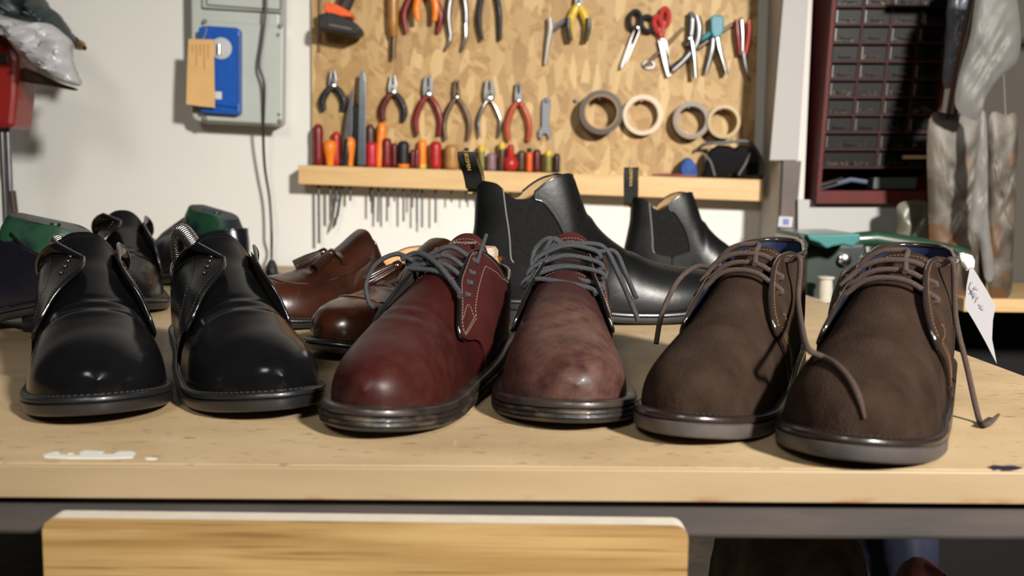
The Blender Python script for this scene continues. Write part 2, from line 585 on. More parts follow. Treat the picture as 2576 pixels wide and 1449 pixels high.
class Foot:
    """outer surface of a shoe upper: u runs heel 0 to toe 1, phi from the right feather edge (0) over the top to the left (pi)"""

    def __init__(s, L, Wd, top, nexp, base, mir=1, cxk=0.006, creases=(), back=None, outline=OUTLINE):
        s.L, s.Wd, s.mir, s.cxk, s.creases = L, Wd, mir, cxk, creases
        ol = list(outline)
        ext = [(ol[1][0], -ol[1][1])] + ol + [(ol[-2][0], -ol[-2][1])]
        d = catmull(ext, 14)[14:-14]
        us = np.maximum.accumulate(np.clip(d[:, 0], 0, 1)); ws = np.maximum(d[:, 1], 0)
        us = us + np.linspace(0, 1e-6, len(us))
        s.us, s.ws = us, ws
        s.top = pchip(*zip(*top)); s.nexp = pchip(*zip(*nexp)); s.base = pchip(*zip(*base))
        s.back = pchip(*zip(*(back or [(0, 0), (.03, -.005), (.06, 0), (.085, .004), (.2, .006)])))

    def w(s, u):
        return np.interp(u, s.us, s.ws) * s.Wd

    def cx(s, u):
        return -s.mir * s.cxk * np.sin(PI * np.clip((u - .35) / .65, 0, 1)) + s.mir * s.cxk * .5 * np.sin(PI * np.clip(u / .5, 0, 1))

    def raw(s, u, phi):
        u = np.clip(u, 0, 1)
        e = 2.0 / s.nexp(u)
        c, sn = np.cos(phi), np.sin(phi)
        x = s.w(u) * np.sign(c) * np.abs(c) ** e
        zt = s.top(u) * np.sign(sn) * np.abs(sn) ** e
        y = u * s.L + s.back(np.clip(zt, 0, .2)) * np.clip(1 - u / .3, 0, 1) ** 2
        for (uc, kx, sg, A) in s.creases:
            q = (u - uc + kx * (x / s.Wd) ** 2 + .012 * x / s.Wd) / sg
            zt = zt - A * np.exp(-q * q) * np.clip(sn, 0, 1) ** 2 + A * .7 * np.exp(-((q - 1.8) ** 2)) * np.clip(sn, 0, 1) ** 2
        return np.stack([x + s.cx(u), y - s.L / 2, zt + s.base(u)], -1)

    def P(s, u, phi, off=0.0):
        u, phi = np.broadcast_arrays(np.asarray(u, float), np.asarray(phi, float))
        p = s.raw(u, phi)
        off = np.asarray(off, float)
        if np.any(off != 0):
            p = p + s.N(u, phi) * np.broadcast_to(off, u.shape)[..., None]
        return p

    def N(s, u, phi):
        e = 2e-3
        du = s.raw(np.clip(u + e, 0, 1), phi) - s.raw(np.clip(u - e, 0, 1), phi)
        dp = s.raw(u, np.clip(phi + e, .004, PI - .004)) - s.raw(u, np.clip(phi - e, .004, PI - .004))
        n = np.cross(dp, du)
        ln = np.linalg.norm(n, axis=-1, keepdims=True)
        n = n / np.maximum(ln, 1e-12)
        p = s.raw(u, phi)
        uc = np.clip(u, .12, .88)
        cen = np.stack([s.cx(uc), uc * s.L - s.L / 2, s.base(uc) + .35 * np.minimum(s.top(uc), .1)], -1)
        sg = np.sign(np.sum(n * (p - cen), -1, keepdims=True))
        return n * np.where(sg == 0, 1, sg)

    def phi_z(s, u, z):
        e = 2.0 / s.nexp(u)
        return np.arcsin(np.clip((np.clip(z / s.top(u), 0, 1)) ** (1 / e), 0, 1))

    def phi_x(s, u, g):
        e = 2.0 / s.nexp(u)
        return np.arccos(np.clip((np.clip(g / np.maximum(s.w(u), 1e-4), 0, 1)) ** (1 / e), 0, 1))

    def outline(s, off, n=56, u0=0.0, u1=1.0):
        """closed ring in plan: right side heel->toe, then left side toe->heel; returns xy and u"""
        t = np.linspace(0, 1, n)
        idx = np.interp(t, np.linspace(0, 1, len(s.us)), np.arange(len(s.us)))
        u = np.interp(idx, np.arange(len(s.us)), s.us)
        w = np.interp(idx, np.arange(len(s.us)), s.ws) * s.Wd
        m = (u >= u0 - 1e-9) & (u <= u1 + 1e-9)
        u, w = u[m], w[m]
        R = np.stack([s.cx(u) + w, u * s.L - s.L / 2], -1)
        Lf = np.stack([s.cx(u) - w, u * s.L - s.L / 2], -1)
        ring = np.concatenate([R, Lf[::-1]]); uu = np.concatenate([u, u[::-1]])
        tg = np.roll(ring, -1, 0) - np.roll(ring, 1, 0)
        k = len(u)
        for i in (0, 2 * k - 1):
            if u0 == 0: tg[i] = (1, 0) if i == 0 else (1, 0)
        for i in (k - 1, k):
            if u1 == 1: tg[i] = (-1, 0)
        nn = np.stack([tg[:, 1], -tg[:, 0]], -1)
        nn /= np.maximum(np.linalg.norm(nn, axis=1, keepdims=True), 1e-9)
        return ring + nn * off, uu

    def slab(s, mb, levels, n=56, u0=0.0, u1=1.0, mi=0):
        """levels: list of (offset, zfun(u)); lofted ring by ring with both caps"""
        rings = []
        for off, zf in levels:
            xy, uu = s.outline(off, n, u0, u1)
            rings.append(np.concatenate([xy, zf(uu)[:, None]], 1))
        k = len(rings[0]); vs = np.concatenate(rings); fs = []
        for i in range(len(rings) - 1):
            for j in range(k):
                l = (j + 1) % k
                fs.append((i * k + j, i * k + l, (i + 1) * k + l, (i + 1) * k + j))
        h = k // 2
        for lv in (0, len(rings) - 1):
            o = lv * k
            for j in range(h - 1):
                q = (o + j, o + j + 1, o + k - 2 - j, o + k - 1 - j)
                fs.append(q if lv else q[::-1])
        mb.add(vs, fs, mi)


def rot_to(pos, psi):
    """pose of a shoe: psi 0 = toe straight at -Y, positive = toe towards +X"""
    return PI + psi


def place_shoe(name, label, cat, toe_px, psi_deg, L, group, z=ZB, dz=0.0):
    """toe_px: pixel where the sole's toe touches down (the ground under the toe tip)"""
    psi = math.radians(psi_deg)
    T = on_z(*toe_px)
    d = Vector((math.sin(psi), -math.cos(psi), 0))
    o = T - d * (L / 2 + .004)
    return thing(name, label, cat, (o.x, o.y, z + dz), PI + psi, group)


def mw(root):
    return Matrix.Translation(root.location) @ root.rotation_euler.to_matrix().to_4x4()


class Hit:
    """surface lookup on finished meshes, to lay laces and the like on them"""

    def __init__(s, root, obs):
        s.M = mw(root); s.Mi = s.M.inverted()
        s.trees = []
        for o in obs:
            me = o.data
            s.trees.append(BVHTree.FromPolygons([s.M @ v.co for v in me.vertices], [tuple(p.vertices) for p in me.polygons]))

    def __call__(s, x, y, off=0.002):
        best = None
        d = ray(x, y).normalized()
        for t in s.trees:
            h = t.ray_cast(CAM, d)
            if h[0] is not None and (best is None or h[3] < best[3]):
                best = h
        if best is None:
            return None
        n = best[1]
        if n.dot(d) > 0: n = -n
        return s.Mi @ (best[0] + n * off)

    def free(s, x, y, Y):
        return s.Mi @ at(x, y, Y)


def sole_parts(F, root, welt_m, sole_m, heel_m, welt_off=.0075, sole_off=.007, welt_t=.004, sole_t=.009, uh=.27, layers=1,
               stitch_m=None, heel_in=.001, gap=.0012):
    """welt, outsole, heel under the upper; bottom of the heel at z = 0"""
    b = F.base
    mb = MB()
    F.slab(mb, [(welt_off - .0015, lambda u: b(u) - welt_t), (welt_off, lambda u: b(u) - welt_t + .0008),
                (welt_off, lambda u: b(u) - .0012), (welt_off - .001, lambda u: b(u) - .0002), (welt_off - .0045, lambda u: b(u) + .0003),
                (-.004, lambda u: b(u) + .0003)])
    wo = mb.build('welt', welt_m, root, angle=50)
    mb = MB()
    zt = lambda u: b(u) - welt_t
    lv = []
    zb = lambda u: b(u) - welt_t - sole_t
    lv.append((sole_off - .006, lambda u: zb(u)))
    lv.append((sole_off - .0016, lambda u: zb(u) + .0004))
    lv.append((sole_off, lambda u: zb(u) + .0022))
    for i in range(1, layers):
        f0 = i / layers
        lv.append((sole_off, lambda u, f0=f0: zb(u) + sole_t * f0 - .0007))
        lv.append((sole_off - gap, lambda u, f0=f0: zb(u) + sole_t * f0))
        lv.append((sole_off + .0004, lambda u, f0=f0: zb(u) + sole_t * f0 + .0007))
    lv.append((sole_off, lambda u: zt(u) - .0012))
    lv.append((sole_off - .0014, lambda u: zt(u) - .0004))
    lv.append((sole_off - .003, lambda u: zt(u)))
    F.slab(mb, lv)
    so = mb.build('outsole', sole_m, root, angle=50)
    mb = MB()
    F.slab(mb, [(sole_off - .003 - heel_in, lambda u: u * 0), (sole_off - .001 - heel_in, lambda u: u * 0 + .0015),
                (sole_off - .0015 - heel_in, lambda u: zb(u) * .5), (sole_off - .001 - heel_in, lambda u: zb(u) - .0008), (sole_off - .002 - heel_in, lambda u: zb(u))],
           u1=uh, n=64)
    ho = mb.build('heel', heel_m, root, angle=50)
    if stitch_m:
        mb = MB()
        xy, uu = F.outline(welt_off - .0026, 90)
        z = b(uu) + .0007
        m = uu > .3
        pts = np.concatenate([xy, z[:, None]], 1)[m]
        dashes(mb, pts, r=.0006, dash=.0026, gap=.0016)
        mb.build('welt_stitching', stitch_m, root)
    return [wo, so, ho]


def derby(name, label, cat, toe_px, psi, st, group):
    L = st['L']
    F = Foot(L, st['Wd'], st['top'], st['n'], st['base'], st['mir'], st.get('cxk', .006), st.get('creases', ()), st.get('back'), st.get('outline', OUTLINE))
    root = place_shoe(name, label, cat, toe_px, psi, L, group)
    M = st['mats']
    parts = {}
    rim = pchip(*zip(*st['rim'])); uf = pchip(*zip(*st['uf'])); gap_ = {k: pchip(*zip(*g)) for k, g in (st['gap'].items() if isinstance(st['gap'], dict) else ((1, st['gap']), (-1, st['gap'])))}
    sole_parts(F, root, M['welt'], M['sole'], M['heel'], stitch_m=M.get('weltstitch'), **st.get('soleopt', {}))

    # vamp : toe back to the throat, full arch
    u0 = st['throat']
    na, nb = 64, 49
    t = np.linspace(0, 1, na)[:, None]; ph = np.linspace(0, PI, nb)[None, :]
    # throat curves forward at the sides, so the piece passes under the quarters
    u = 1 - (1 - (u0 - st.get('throat_dip', .09) * np.abs(np.cos(ph)) ** 1.2)) * t ** 1.6
    ph = ph + 0 * t
    mb = MB()
    mb.shell(F.P(u, ph), F.P(u, ph, -.0016), 0, 1)
    parts['vamp'] = mb.build('vamp', [M['leather'], M['lining']], root, weld=1e-6, angle=60)

    # tongue
    tu0, tu1, th = st['tongue']          # front u, tip u, half width
    na, nb = 30, 21
    t = np.linspace(0, 1, na)[:, None]; c = np.linspace(-1, 1, nb)[None, :]
    hw = th * (1 - .0 * t)
    uu = tu0 + (tu1 - tu0) * t * (1 - st.get('tround', .10) * np.abs(c) ** 2.4 * t ** 2)
    pr = F.phi_x(uu, hw * np.abs(c))
    ph = np.where(c >= 0, pr, PI - pr)
    toff = -.0012 + st.get('tlift', 0.0) * ss((t - .5) / .5) + 0 * c
    mb = MB()
    TO = F.P(uu, ph, toff)
    mb.shell(TO, F.P(uu, ph, toff - .0028), 0, 1)
    parts['tongue'] = mb.build('tongue', [M['tongue'], M['lining']], root, weld=1e-6, angle=60)
    stitch = MB()
    if True:
        i = na - 3
        dashes(stitch, F.P(uu[i], ph[i], toff[i] + .0006), r=.0004)
        i = int(na * st.get('tseam', .35))
        if st.get('tseam_on', True): dashes(stitch, F.P(uu[i], ph[i], toff[i] + .0012), r=.0003)

    stitch.build('stitching', M['stitch'], parts['tongue'])
    # quarters
    flare = st.get('flare', .003)

    def Q(side, a, b, off=0.0):
        a, b = np.broadcast_arrays(np.asarray(a, float), np.asarray(b, float))
        ue = uf(b)
        u = ue * (a ** 1.55)
        pm = np.minimum(F.phi_z(u, rim(u)), F.phi_x(u, gap_[side](u) * ss((u - .20) / .10)))
        ph = b * pm
        if side < 0: ph = PI - ph
        fl = (flare[side] if isinstance(flare, dict) else flare) * ss((a - .62) / .38) * ss((b - .35) / .65) + .0020
        fl = fl + st.get('lip', 0) * ss((a - .8) / .2) * ss((b - .1) / .3)
        fl = fl * ss(.25 + a * 2) + (0 if side > 0 else .00015)
        return F.P(u, ph, fl + off)

    def Qp(side, a, b):
        u = float(uf(np.array([b]))[0] * a ** 1.55)
        U = np.array([u])
        pm = float(np.minimum(F.phi_z(U, rim(U)), F.phi_x(U, gap_[side](U) * ss((U - .20) / .10)))[0])
        return u, (b * pm if side > 0 else PI - b * pm)

    na, nb = 52, 34
    a = np.linspace(0, 1, na)[:, None]; b = np.linspace(0, 1, nb)[None, :]
    for side in (1, -1):
        mb = MB()
        mb.shell(Q(side, a, b), Q(side, a, b, -.0024), 0, 1)
        parts['quarter%d' % side] = mb.build('quarter', [M['quarter'], M['lining']], root, weld=1e-6, angle=60)
        # rolled edge along topline and facing
        mb = MB()
        aa = np.linspace(.0, 1, 40); bb = np.linspace(1, st.get('edge_to', .16), 30)
        path = list(Q(side, aa, np.ones_like(aa), -.0010)) + list(Q(side, np.ones_like(bb), bb, -.0010))[1:]
        nt = len(aa)
        rr = [st.get('rim_r', .0016)] * (nt - 6) + [st.get('edge_r', .0015)] * (len(path) - nt + 6)
        mb.tube(path, rr, 8)
        mb.build('edge_binding', M['edge'], root, angle=80)
        # stitching
        stitch = MB()
        q = np.linspace(.98, st.get('edge_to', .16) + .03, 60)
        dashes(stitch, Q(side, q * 0 + .975, q, .0005), r=.00042)
        if st.get('double', False):
            dashes(stitch, Q(side, q * 0 + .958, q, .0005), r=.00042)
        q = np.linspace(.02, .96, 90)
        dashes(stitch, Q(side, q, q * 0 + .955, .0005), r=.00042)
        if 'facing_seam' in st:
            sm = np.array(st['facing_seam'])
            pts = catmull(sm, 16)
            dashes(stitch, Q(side, pts[:, 0], pts[:, 1], .0006), r=.00048)
        for tab in st.get('tabs', ()):
            pts = catmull(np.array(tab), 14)
            dashes(stitch, Q(side, pts[:, 0], pts[:, 1], .0006), r=.00045, dash=.0016, gap=.001)
        stitch.build('stitching', M['stitch'], parts['quarter%d' % side])
    # back strip over the heel seam
    mb = MB()
    zz = np.linspace(0.0, 1, 24)
    rimh = rim(np.array([0.0]))[0]
    cols = []
    for k in np.linspace(-1, 1, 7):
        u = np.full_like(zz, .0035 * abs(k) ** 2)
        ph = F.phi_z(u, zz * rimh)
        ph = ph if k >= 0 else PI - ph
        cols.append(F.P(u, ph, .0022))
    G = np.stack(cols, 1)
    mb.grid(G)
    mb.build('backstay', M['quarter'], root, weld=1e-6)
    # insole
    mb = MB()
    F.slab(mb, [(-.003, lambda u: F.base(u) + .001), (-.003, lambda u: F.base(u) + .003)], u1=.8)
    mb.build('insole', M['insole'], root)
    # eyelets
    E = {1: [], -1: []}; EP = {1: [], -1: []}
    for side in (1, -1):
        for (ea, eb) in st['eyelets']:
            p = Q(side, np.array([ea]), np.array([eb]), .0004)[0]
            pa = Q(side, np.array([ea - .01]), np.array([eb]), .0004)[0]; pb = Q(side, np.array([ea]), np.array([eb - .02]), .0004)[0]
            n = Vector(np.cross(pa - p, pb - p)).normalized()
            if n.z < 0 and abs(n.z) > .05: n = -n
            if n.z < .05 and n.x * side < 0: n = -n
            E[side].append((Vector(p), n)); EP[side].append(Qp(side, ea, eb))
            if st.get('eyelet_r', .0022) > 0:
                mb = MB()
                x = n.orthogonal().normalized(); y = n.cross(x); r = st.get('eyelet_r', .0022)
                ring = [Vector(p) + x * math.cos(k) * r + y * math.sin(k) * r for k in np.linspace(0, 2 * PI, 13)[:-1]]
                mb.tube(ring, .0006, 6, closed=True)
                mb.lathe(Vector(p) - n * .0002, n, [(r * .9, 0), (r * .9, .0004)], 12, mi=1)
                mb.build('eyelet', [M['eyelet'], M['hole']], root)
    root['_'] = 0
    del root['_']
    return dict(root=root, F=F, parts=parts, Q=Q, E=E, EP=EP, hit=Hit(root, list(parts.values())))
# ------------------------------------------------------------------ leathers
def leather(name, col, col2=None, rough=.25, coat=.3, var=.25, scale=18, bump=.08, bscale=260, spec=.5, lo=.35, hi=.65, rvar=.05):
    return mat(name, col, rough, 0, var, scale, bump, bscale, col2, coat, 0, 1, 0, (1, 1, 1), spec, lo, hi, 5, rvar)


BLACK = leather('black_leather', (.0045, .0045, .005), rough=.20, coat=0, var=.3, bump=.03, spec=.13)
BLACKV = leather('black_vamp_leather', (.0045, .0045, .005), rough=.19, coat=0, var=.3, bump=.015, bscale=120, spec=.17)
BLACKEDGE = leather('black_edge', (.006, .006, .007), rough=.2, coat=.6)
BLACKSOLE = leather('black_sole_edge', (.010, .010, .011), rough=.38, coat=.15)
DARKLIN = leather('dark_lining', (.012, .008, .006), rough=.7, coat=0)
TANLIN = leather('tan_lining', (.42, .20, .07), (.55, .30, .13), rough=.6, coat=0, scale=25)
NAVYLIN = leather('navy_lining', (.012, .018, .045), rough=.3, coat=.4)
HOLE = mat('eyelet_hole', (.002, .002, .002), .9)
STEEL = mat('steel', (.55, .55, .54), .28, 1.0, .1, 60)
DKSTEEL = mat('dark_steel', (.10, .10, .105), .42, 1.0, .2, 40)
THREADW = mat('pale_thread', (.22, .17, .14), .8)
THREADG = mat('gold_thread', (.20, .115, .045), .8)
THREADB = mat('black_thread', (.006, .006, .006), .7)
THREADGR = mat('grey_thread', (.035, .035, .035), .7)

NEXP = [(0, 3.2), (.2, 3.0), (.32, 2.8), (.45, 2.45), (.55, 2.2), (.65, 2.1), (.8, 2.15), (1, 2.4)]
TOPD = [(0, .13), (.16, .125), (.22, .108), (.27, .0910), (.32, .0858), (.38, .0825), (.45, .0788), (.54, .0722), (.63, .0640), (.72, .0550), (.80, .0462), (.87, .0388),
        (.93, .0305), (.965, .0238), (.988, .0170), (1, .010)]
BASED = [(0, .036), (.20, .033), (.32, .0265), (.45, .0185), (.58, .0150), (.68, .0145), (.80, .0160), (.90, .0190), (1, .0230)]
CREASE = ((.70, .06, .016, .0010), (.655, .10, .012, .0008))

derby_black = dict(L=.281, Wd=.0478, outline=[p if not .03 < p[0] < .6 else (p[0], p[1] * 1.04) for p in OUTLINE], top=TOPD, n=NEXP, base=BASED, mir=1, creases=CREASE, throat=.475,
                   tongue=(.58, .275, .030), tround=.16, tlift=.002,
                   rim=[(0, .056), (.08, .054), (.18, .049), (.25, .058), (.31, .073), (.37, .083), (.7, .09)],
                   uf=[(0, .48), (.2, .54), (.40, .612), (.50, .618), (.65, .60), (.8, .578), (.9, .553), (.955, .515), (.985, .45), (1, .35)],
                   gap={1: [(0, .014), (.3, .013), (.36, .010), (.43, .003), (.50, .0004), (.56, .002), (.7, .010)], -1: [(0, .022), (.3, .021), (.40, .018), (.47, .016), (.55, .016), (.7, .016)]},
                   flare={1: .005, -1: .007}, lip=.002, edge_to=.36, eyelet_r=.0017,
                   eyelets=[(.905, .76), (.885, .81), (.865, .855), (.845, .90), (.825, .945)],
                   facing_seam=[(.62, .97), (.70, .80), (.80, .62), (.84, .40), (.98, .18)],
                   mats=dict(leather=BLACKV, quarter=BLACK, tongue=BLACK, lining=DARKLIN, insole=TANLIN, welt=BLACKSOLE, sole=BLACKSOLE, heel=BLACKSOLE,
                             edge=BLACKEDGE, stitch=THREADB, eyelet=DKSTEEL, hole=HOLE, weltstitch=THREADGR))
SO = dict(sole_off=.0043, welt_off=.0046)
sA = derby('derby_shoe', 'polished black unlaced derby at the front left, behind the white paint streak', 'shoe', (250, 1083), 25, dict(derby_black, mir=1, Wd=.0468, cxk=.003, soleopt=SO), 'black derby pair')
sB = derby('derby_shoe', 'polished black unlaced derby with a shiny spring shoe tree showing, beside the oxblood shoe', 'shoe', (717, 1069), 29, dict(derby_black, mir=-1, Wd=.0445, cxk=.003, soleopt=SO), 'black derby pair')

BURG = leather('oxblood_leather', (.020, .0038, .0034), (.034, .0062, .0055), rough=.40, coat=.0, spec=.2, scale=14, bump=.05)
BURGQ = leather('oxblood_quarter_leather', (.034, .0066, .0064), (.050, .0095, .0090), rough=.42, coat=.1, scale=14, bump=.05)
BURGWORN = leather('scuffed_oxblood_leather', (.026, .0080, .0076), (.048, .017, .015), rough=.48, coat=.03, scale=18, bump=.12, spec=.3)


def scuff(m, y0, y1, col, lo, hi, fac=.85):
    """pale rubbed leather: a noisy patch on the toe, in object space"""
    N, L, P = nodes_of(m)
    src = P.inputs['Base Color'].links[0].from_socket
    tc = N.new('ShaderNodeTexCoord'); sp = N.new('ShaderNodeSeparateXYZ'); L.new(tc.outputs['Object'], sp.inputs[0])
    a = N.new('ShaderNodeMapRange'); a.inputs['From Min'].default_value = y0; a.inputs['From Max'].default_value = y1; a.interpolation_type = 'SMOOTHSTEP'
    L.new(sp.outputs['Y'], a.inputs['Value'])
    nz = N.new('ShaderNodeTexNoise'); nz.inputs['Scale'].default_value = 60; nz.inputs['Detail'].default_value = 10; nz.inputs['Roughness'].default_value = .65
    mp = N.new('ShaderNodeMapping'); mp.inputs['Scale'].default_value = (1, 1.2, 1.2)
    L.new(tc.outputs['Object'], mp.inputs[0]); L.new(mp.outputs[0], nz.inputs['Vector'])
    b = N.new('ShaderNodeMapRange'); b.inputs['From Min'].default_value = lo; b.inputs['From Max'].default_value = hi; b.inputs['To Max'].default_value = fac
    L.new(nz.outputs['Fac'], b.inputs['Value'])
    mu = N.new('ShaderNodeMath'); mu.operation = 'MULTIPLY'; L.new(a.outputs[0], mu.inputs[0]); L.new(b.outputs[0], mu.inputs[1])
    mx = N.new('ShaderNodeMix'); mx.data_type = 'RGBA'; mx.inputs['B'].default_value = (*col, 1)
    L.new(mu.outputs[0], mx.inputs['Factor']); L.new(src, mx.inputs['A']); L.new(mx.outputs['Result'], P.inputs['Base Color'])


scuff(BURGWORN, .005, .075, (.125, .066, .048), .34, .78, .8)
scuff(BURG, .00, .06, (.060, .026, .020), .40, .80, .5)
WELTB = leather('dark_brown_welt', (.012, .009, .008), (.030, .022, .018), rough=.38, coat=.2, scale=60)
SOLEB = mat('worn_leather_sole_edge', (.012, .010, .009), .45, 0, 0, 45, .3, 300, (.10, .070, .042), .1, stretch=(1, 1, 4), lo=.48, hi=.8)
GREYLACE = mat('charcoal_lace', (.028, .031, .036), .75, 0, .35, 900, .5, 1600)
derby_burg = dict(derby_black, outline=OUTLINE, flare=.005, lip=.0015, Wd=.0450, tongue=(.58, .262, .024), uf=[(0, .42), (.2, .47), (.40, .575), (.50, .61), (.58, .605), (.7, .565), (.8, .525), (.92, .44), (1, .365)],
                  gap=[(0, .016), (.3, .014), (.40, .011), (.47, .011), (.55, .014), (.7, .018)], edge_to=.40,
                  facing_seam=[(.66, .985), (.70, .86), (.76, .74), (.80, .62), (.84, .50), (.885, .40)],
                  tabs=[[(.885, .405), (.93, .425), (.985, .455)], [(.875, .43), (.92, .448), (.98, .475)], [(.965, .60), (.925, .625), (.885, .585), (.87, .50), (.885, .41)]],
                  eyelets=[(.90, .67), (.885, .735), (.87, .795), (.855, .86)], eyelet_r=0,
                  soleopt=dict(layers=3, sole_t=.010, welt_t=.005, sole_off=.0078, welt_off=.0075),
                  mats=dict(leather=BURG, quarter=BURGQ, tongue=BURGQ, lining=DARKLIN, insole=TANLIN, welt=WELTB, sole=SOLEB, heel=WELTB,
                            edge=BLACKEDGE, stitch=THREADW, eyelet=STEEL, hole=HOLE, weltstitch=None))
sC = derby('derby_shoe', 'oxblood laced derby with reddish smooth toe, next to the black pair', 'shoe', (908, 1115), -15, dict(derby_burg, mir=-1, cxk=.007, Wd=.0405), 'oxblood derby pair')
sD = derby('derby_shoe', 'oxblood laced derby with a pale scuffed toe, next to the brown suede boots', 'shoe', (1448, 1094), -1, dict(derby_burg, mir=-1, creases=((.735, .05, .010, .0011), (.69, .07, .011, .0014), (.645, .09, .009, .0010), (.60, .08, .009, .0006)), mats=dict(derby_burg['mats'], leather=BURGWORN)), 'oxblood derby pair')

SUEDE = mat('dark_brown_suede', (.0185, .0104, .0070), .95, 0, 0, 42, .7, 700, (.038, .0232, .0162), 0, 0, lo=.30, hi=.74, spec=.08, detail=9)
SUEDELACE = mat('brown_lace', (.055, .034, .027), .9, 0, .3, 900, .6, 1800)
WELTS = leather('brown_glossy_welt', (.020, .013, .010), rough=.28, coat=.4)
RUBBER = mat('grey_brown_rubber', (.056, .048, .045), .5, 0, .2, 50, .1, 400)
SEDGE = leather('glossy_dark_piping', (.022, .016, .015), rough=.15, coat=.8)
TOPC = [(0, .15), (.16, .14), (.22, .110), (.27, .0875), (.33, .0850), (.38, .0832), (.45, .0795), (.54, .0735), (.63, .0648), (.72, .0560), (.80, .0468), (.87, .0388),
        (.93, .0305), (.965, .0238), (.988, .0170), (1, .010)]
chukka = dict(derby_black, L=.279, Wd=.0475, outline=[p if not .1 < p[0] < .6 else (p[0], p[1] * 1.05) for p in OUTLINE], top=TOPC, throat=.45, tongue=(.56, .27, .031), tround=.05, tlift=.001,
              rim=[(0, .083), (.10, .082), (.18, .078), (.26, .078), (.33, .082), (.40, .09), (.7, .10)],
              uf=[(0, .47), (.15, .51), (.35, .56), (.52, .588), (.60, .582), (.72, .54), (.82, .475), (.92, .39), (1, .30)],
              gap={1: [(0, .020), (.28, .024), (.36, .021), (.45, .018), (.55, .015), (.7, .016)], -1: [(0, .02), (.28, .019), (.36, .014), (.45, .010), (.55, .008), (.7, .010)]},
              flare=.006, lip=.0015, edge_to=.47, creases=((.70, .05, .02, .0007),), double=False,
              facing_seam=[(.955, .06), (.96, .20), (.965, .34), (.97, .47)], tabs=[[(.93, .10), (.935, .22), (.945, .36), (.96, .47)], [(.955, .46), (.92, .44), (.885, .45), (.88, .50), (.90, .52)]],
              eyelets=[(.91, .70), (.90, .785), (.875, .90)], eyelet_r=0, rim_r=.0024, edge_r=.0019,
              soleopt=dict(layers=1, sole_t=.0105, welt_t=.0045, sole_off=.0047, welt_off=.0049), tseam_on=False,
              mats=dict(leather=SUEDE, quarter=SUEDE, tongue=SUEDE, lining=NAVYLIN, insole=NAVYLIN, welt=WELTS, sole=RUBBER, heel=RUBBER,
                        edge=SEDGE, stitch=THREADG, eyelet=STEEL, hole=HOLE, weltstitch=THREADB))
sE = derby('chukka_boot', 'dark brown suede chukka boot without a tag, next to the scuffed oxblood derby', 'boot', (1690, 1130), -28, dict(chukka, mir=1, Wd=.0416, cxk=.001), 'brown suede chukka pair')
sF = derby('chukka_boot', 'dark brown suede chukka boot with a white paper tag, nearest the right end', 'boot', (2100, 1191), -30.5, dict(chukka, mir=-1, cxk=.001, Wd=.0462), 'brown suede chukka pair')
# ------------------------------------------------------------------ chelsea boots and loafers
def shell_top(mb, O, I, openrow, mo=0, mi=0, rim=0):
    """like MB.shell, but the last column (b = 1) is rimmed only where openrow says the upper is open"""
    na, nb = O.shape[:2]
    o = len(mb.v); K = na * nb
    mb.v.extend([tuple(map(float, p)) for p in O.reshape(-1, 3)])
    mb.v.extend([tuple(map(float, p)) for p in I.reshape(-1, 3)])
    ix = lambda i, j: o + i * nb + j
    for i in range(na - 1):
        for j in range(nb - 1):
            q = (ix(i, j), ix(i, j + 1), ix(i + 1, j + 1), ix(i + 1, j))
            mb.f.append(q); mb.m.append(mo)
            mb.f.append(tuple(k + K for k in q[::-1])); mb.m.append(mi)
        if openrow[i] and openrow[i + 1]:
            a, b = ix(i, nb - 1), ix(i + 1, nb - 1)
            mb.f.append((a, b, b + K, a + K)); mb.m.append(rim)
    for j in range(nb - 1):
        a, b = ix(0, j), ix(0, j + 1)
        mb.f.append((a, b, b + K, a + K)); mb.m.append(rim)


def fore(F, rim, uf, na=90, nb=40, off=.0015, th=.002, pw=1.0, toe_pw=1.5):
    """upper from the line uf(b) forward to the toe, both sides, open where the rim is below the top"""
    a = np.linspace(0, 1, na)[:, None]; b = np.linspace(0, 1, nb)[None, :]
    us = uf(b)
    t = 1 - (1 - a) ** toe_pw
    u = us + (1 - us) * np.clip(t, 0, 1)
    pm = F.phi_z(u, rim(u))
    ph = b * pm
    openrow = pm[:, -1] < PI / 2 - 1e-4
    mb = MB()
    for s in (1, -1):
        p = ph if s > 0 else PI - ph
        shell_top(mb, F.P(u, p, off), F.P(u, p, off - th), openrow, 0, 1, 0)
    u1 = u[:, -1]; p1 = pm[:, -1]
    return mb, u1, p1, openrow


def band_strip(mb, path, wdir, width, th, mi=(0, 0)):
    """flat strap: path points, wdir across, th thickness; mi=(outer, inner)"""
    P = np.array(path, float); n = len(P)
    T = np.gradient(P, axis=0); T /= np.linalg.norm(T, axis=1, keepdims=True)
    w = np.array(wdir, float)[None, :] if np.ndim(wdir) == 1 else np.array(wdir)
    w = w - T * np.sum(w * T, 1, keepdims=True); w /= np.linalg.norm(w, axis=1, keepdims=True)
    nn = np.cross(T, w)
    k = np.linspace(-1, 1, 5)
    O = P[:, None, :] + w[:, None, :] * (k[None, :, None] * width / 2)
    mb.shell(O + nn[:, None, :] * th / 2, O - nn[:, None, :] * th / 2, mi[0], mi[1], mi[0])
    return P, w, nn


def text_mesh(body, size, th=.0002):
    cu = bpy.data.curves.new('lettering', 'FONT')
    cu.body = body; cu.size = size; cu.extrude = th; cu.align_x = 'CENTER'; cu.align_y = 'CENTER'
    ob = bpy.data.objects.new('lettering', cu)
    C.objects.link(ob)
    dg = bpy.context.evaluated_depsgraph_get()
    me = bpy.data.meshes.new_from_object(ob.evaluated_get(dg))
    bpy.data.objects.remove(ob)
    return me


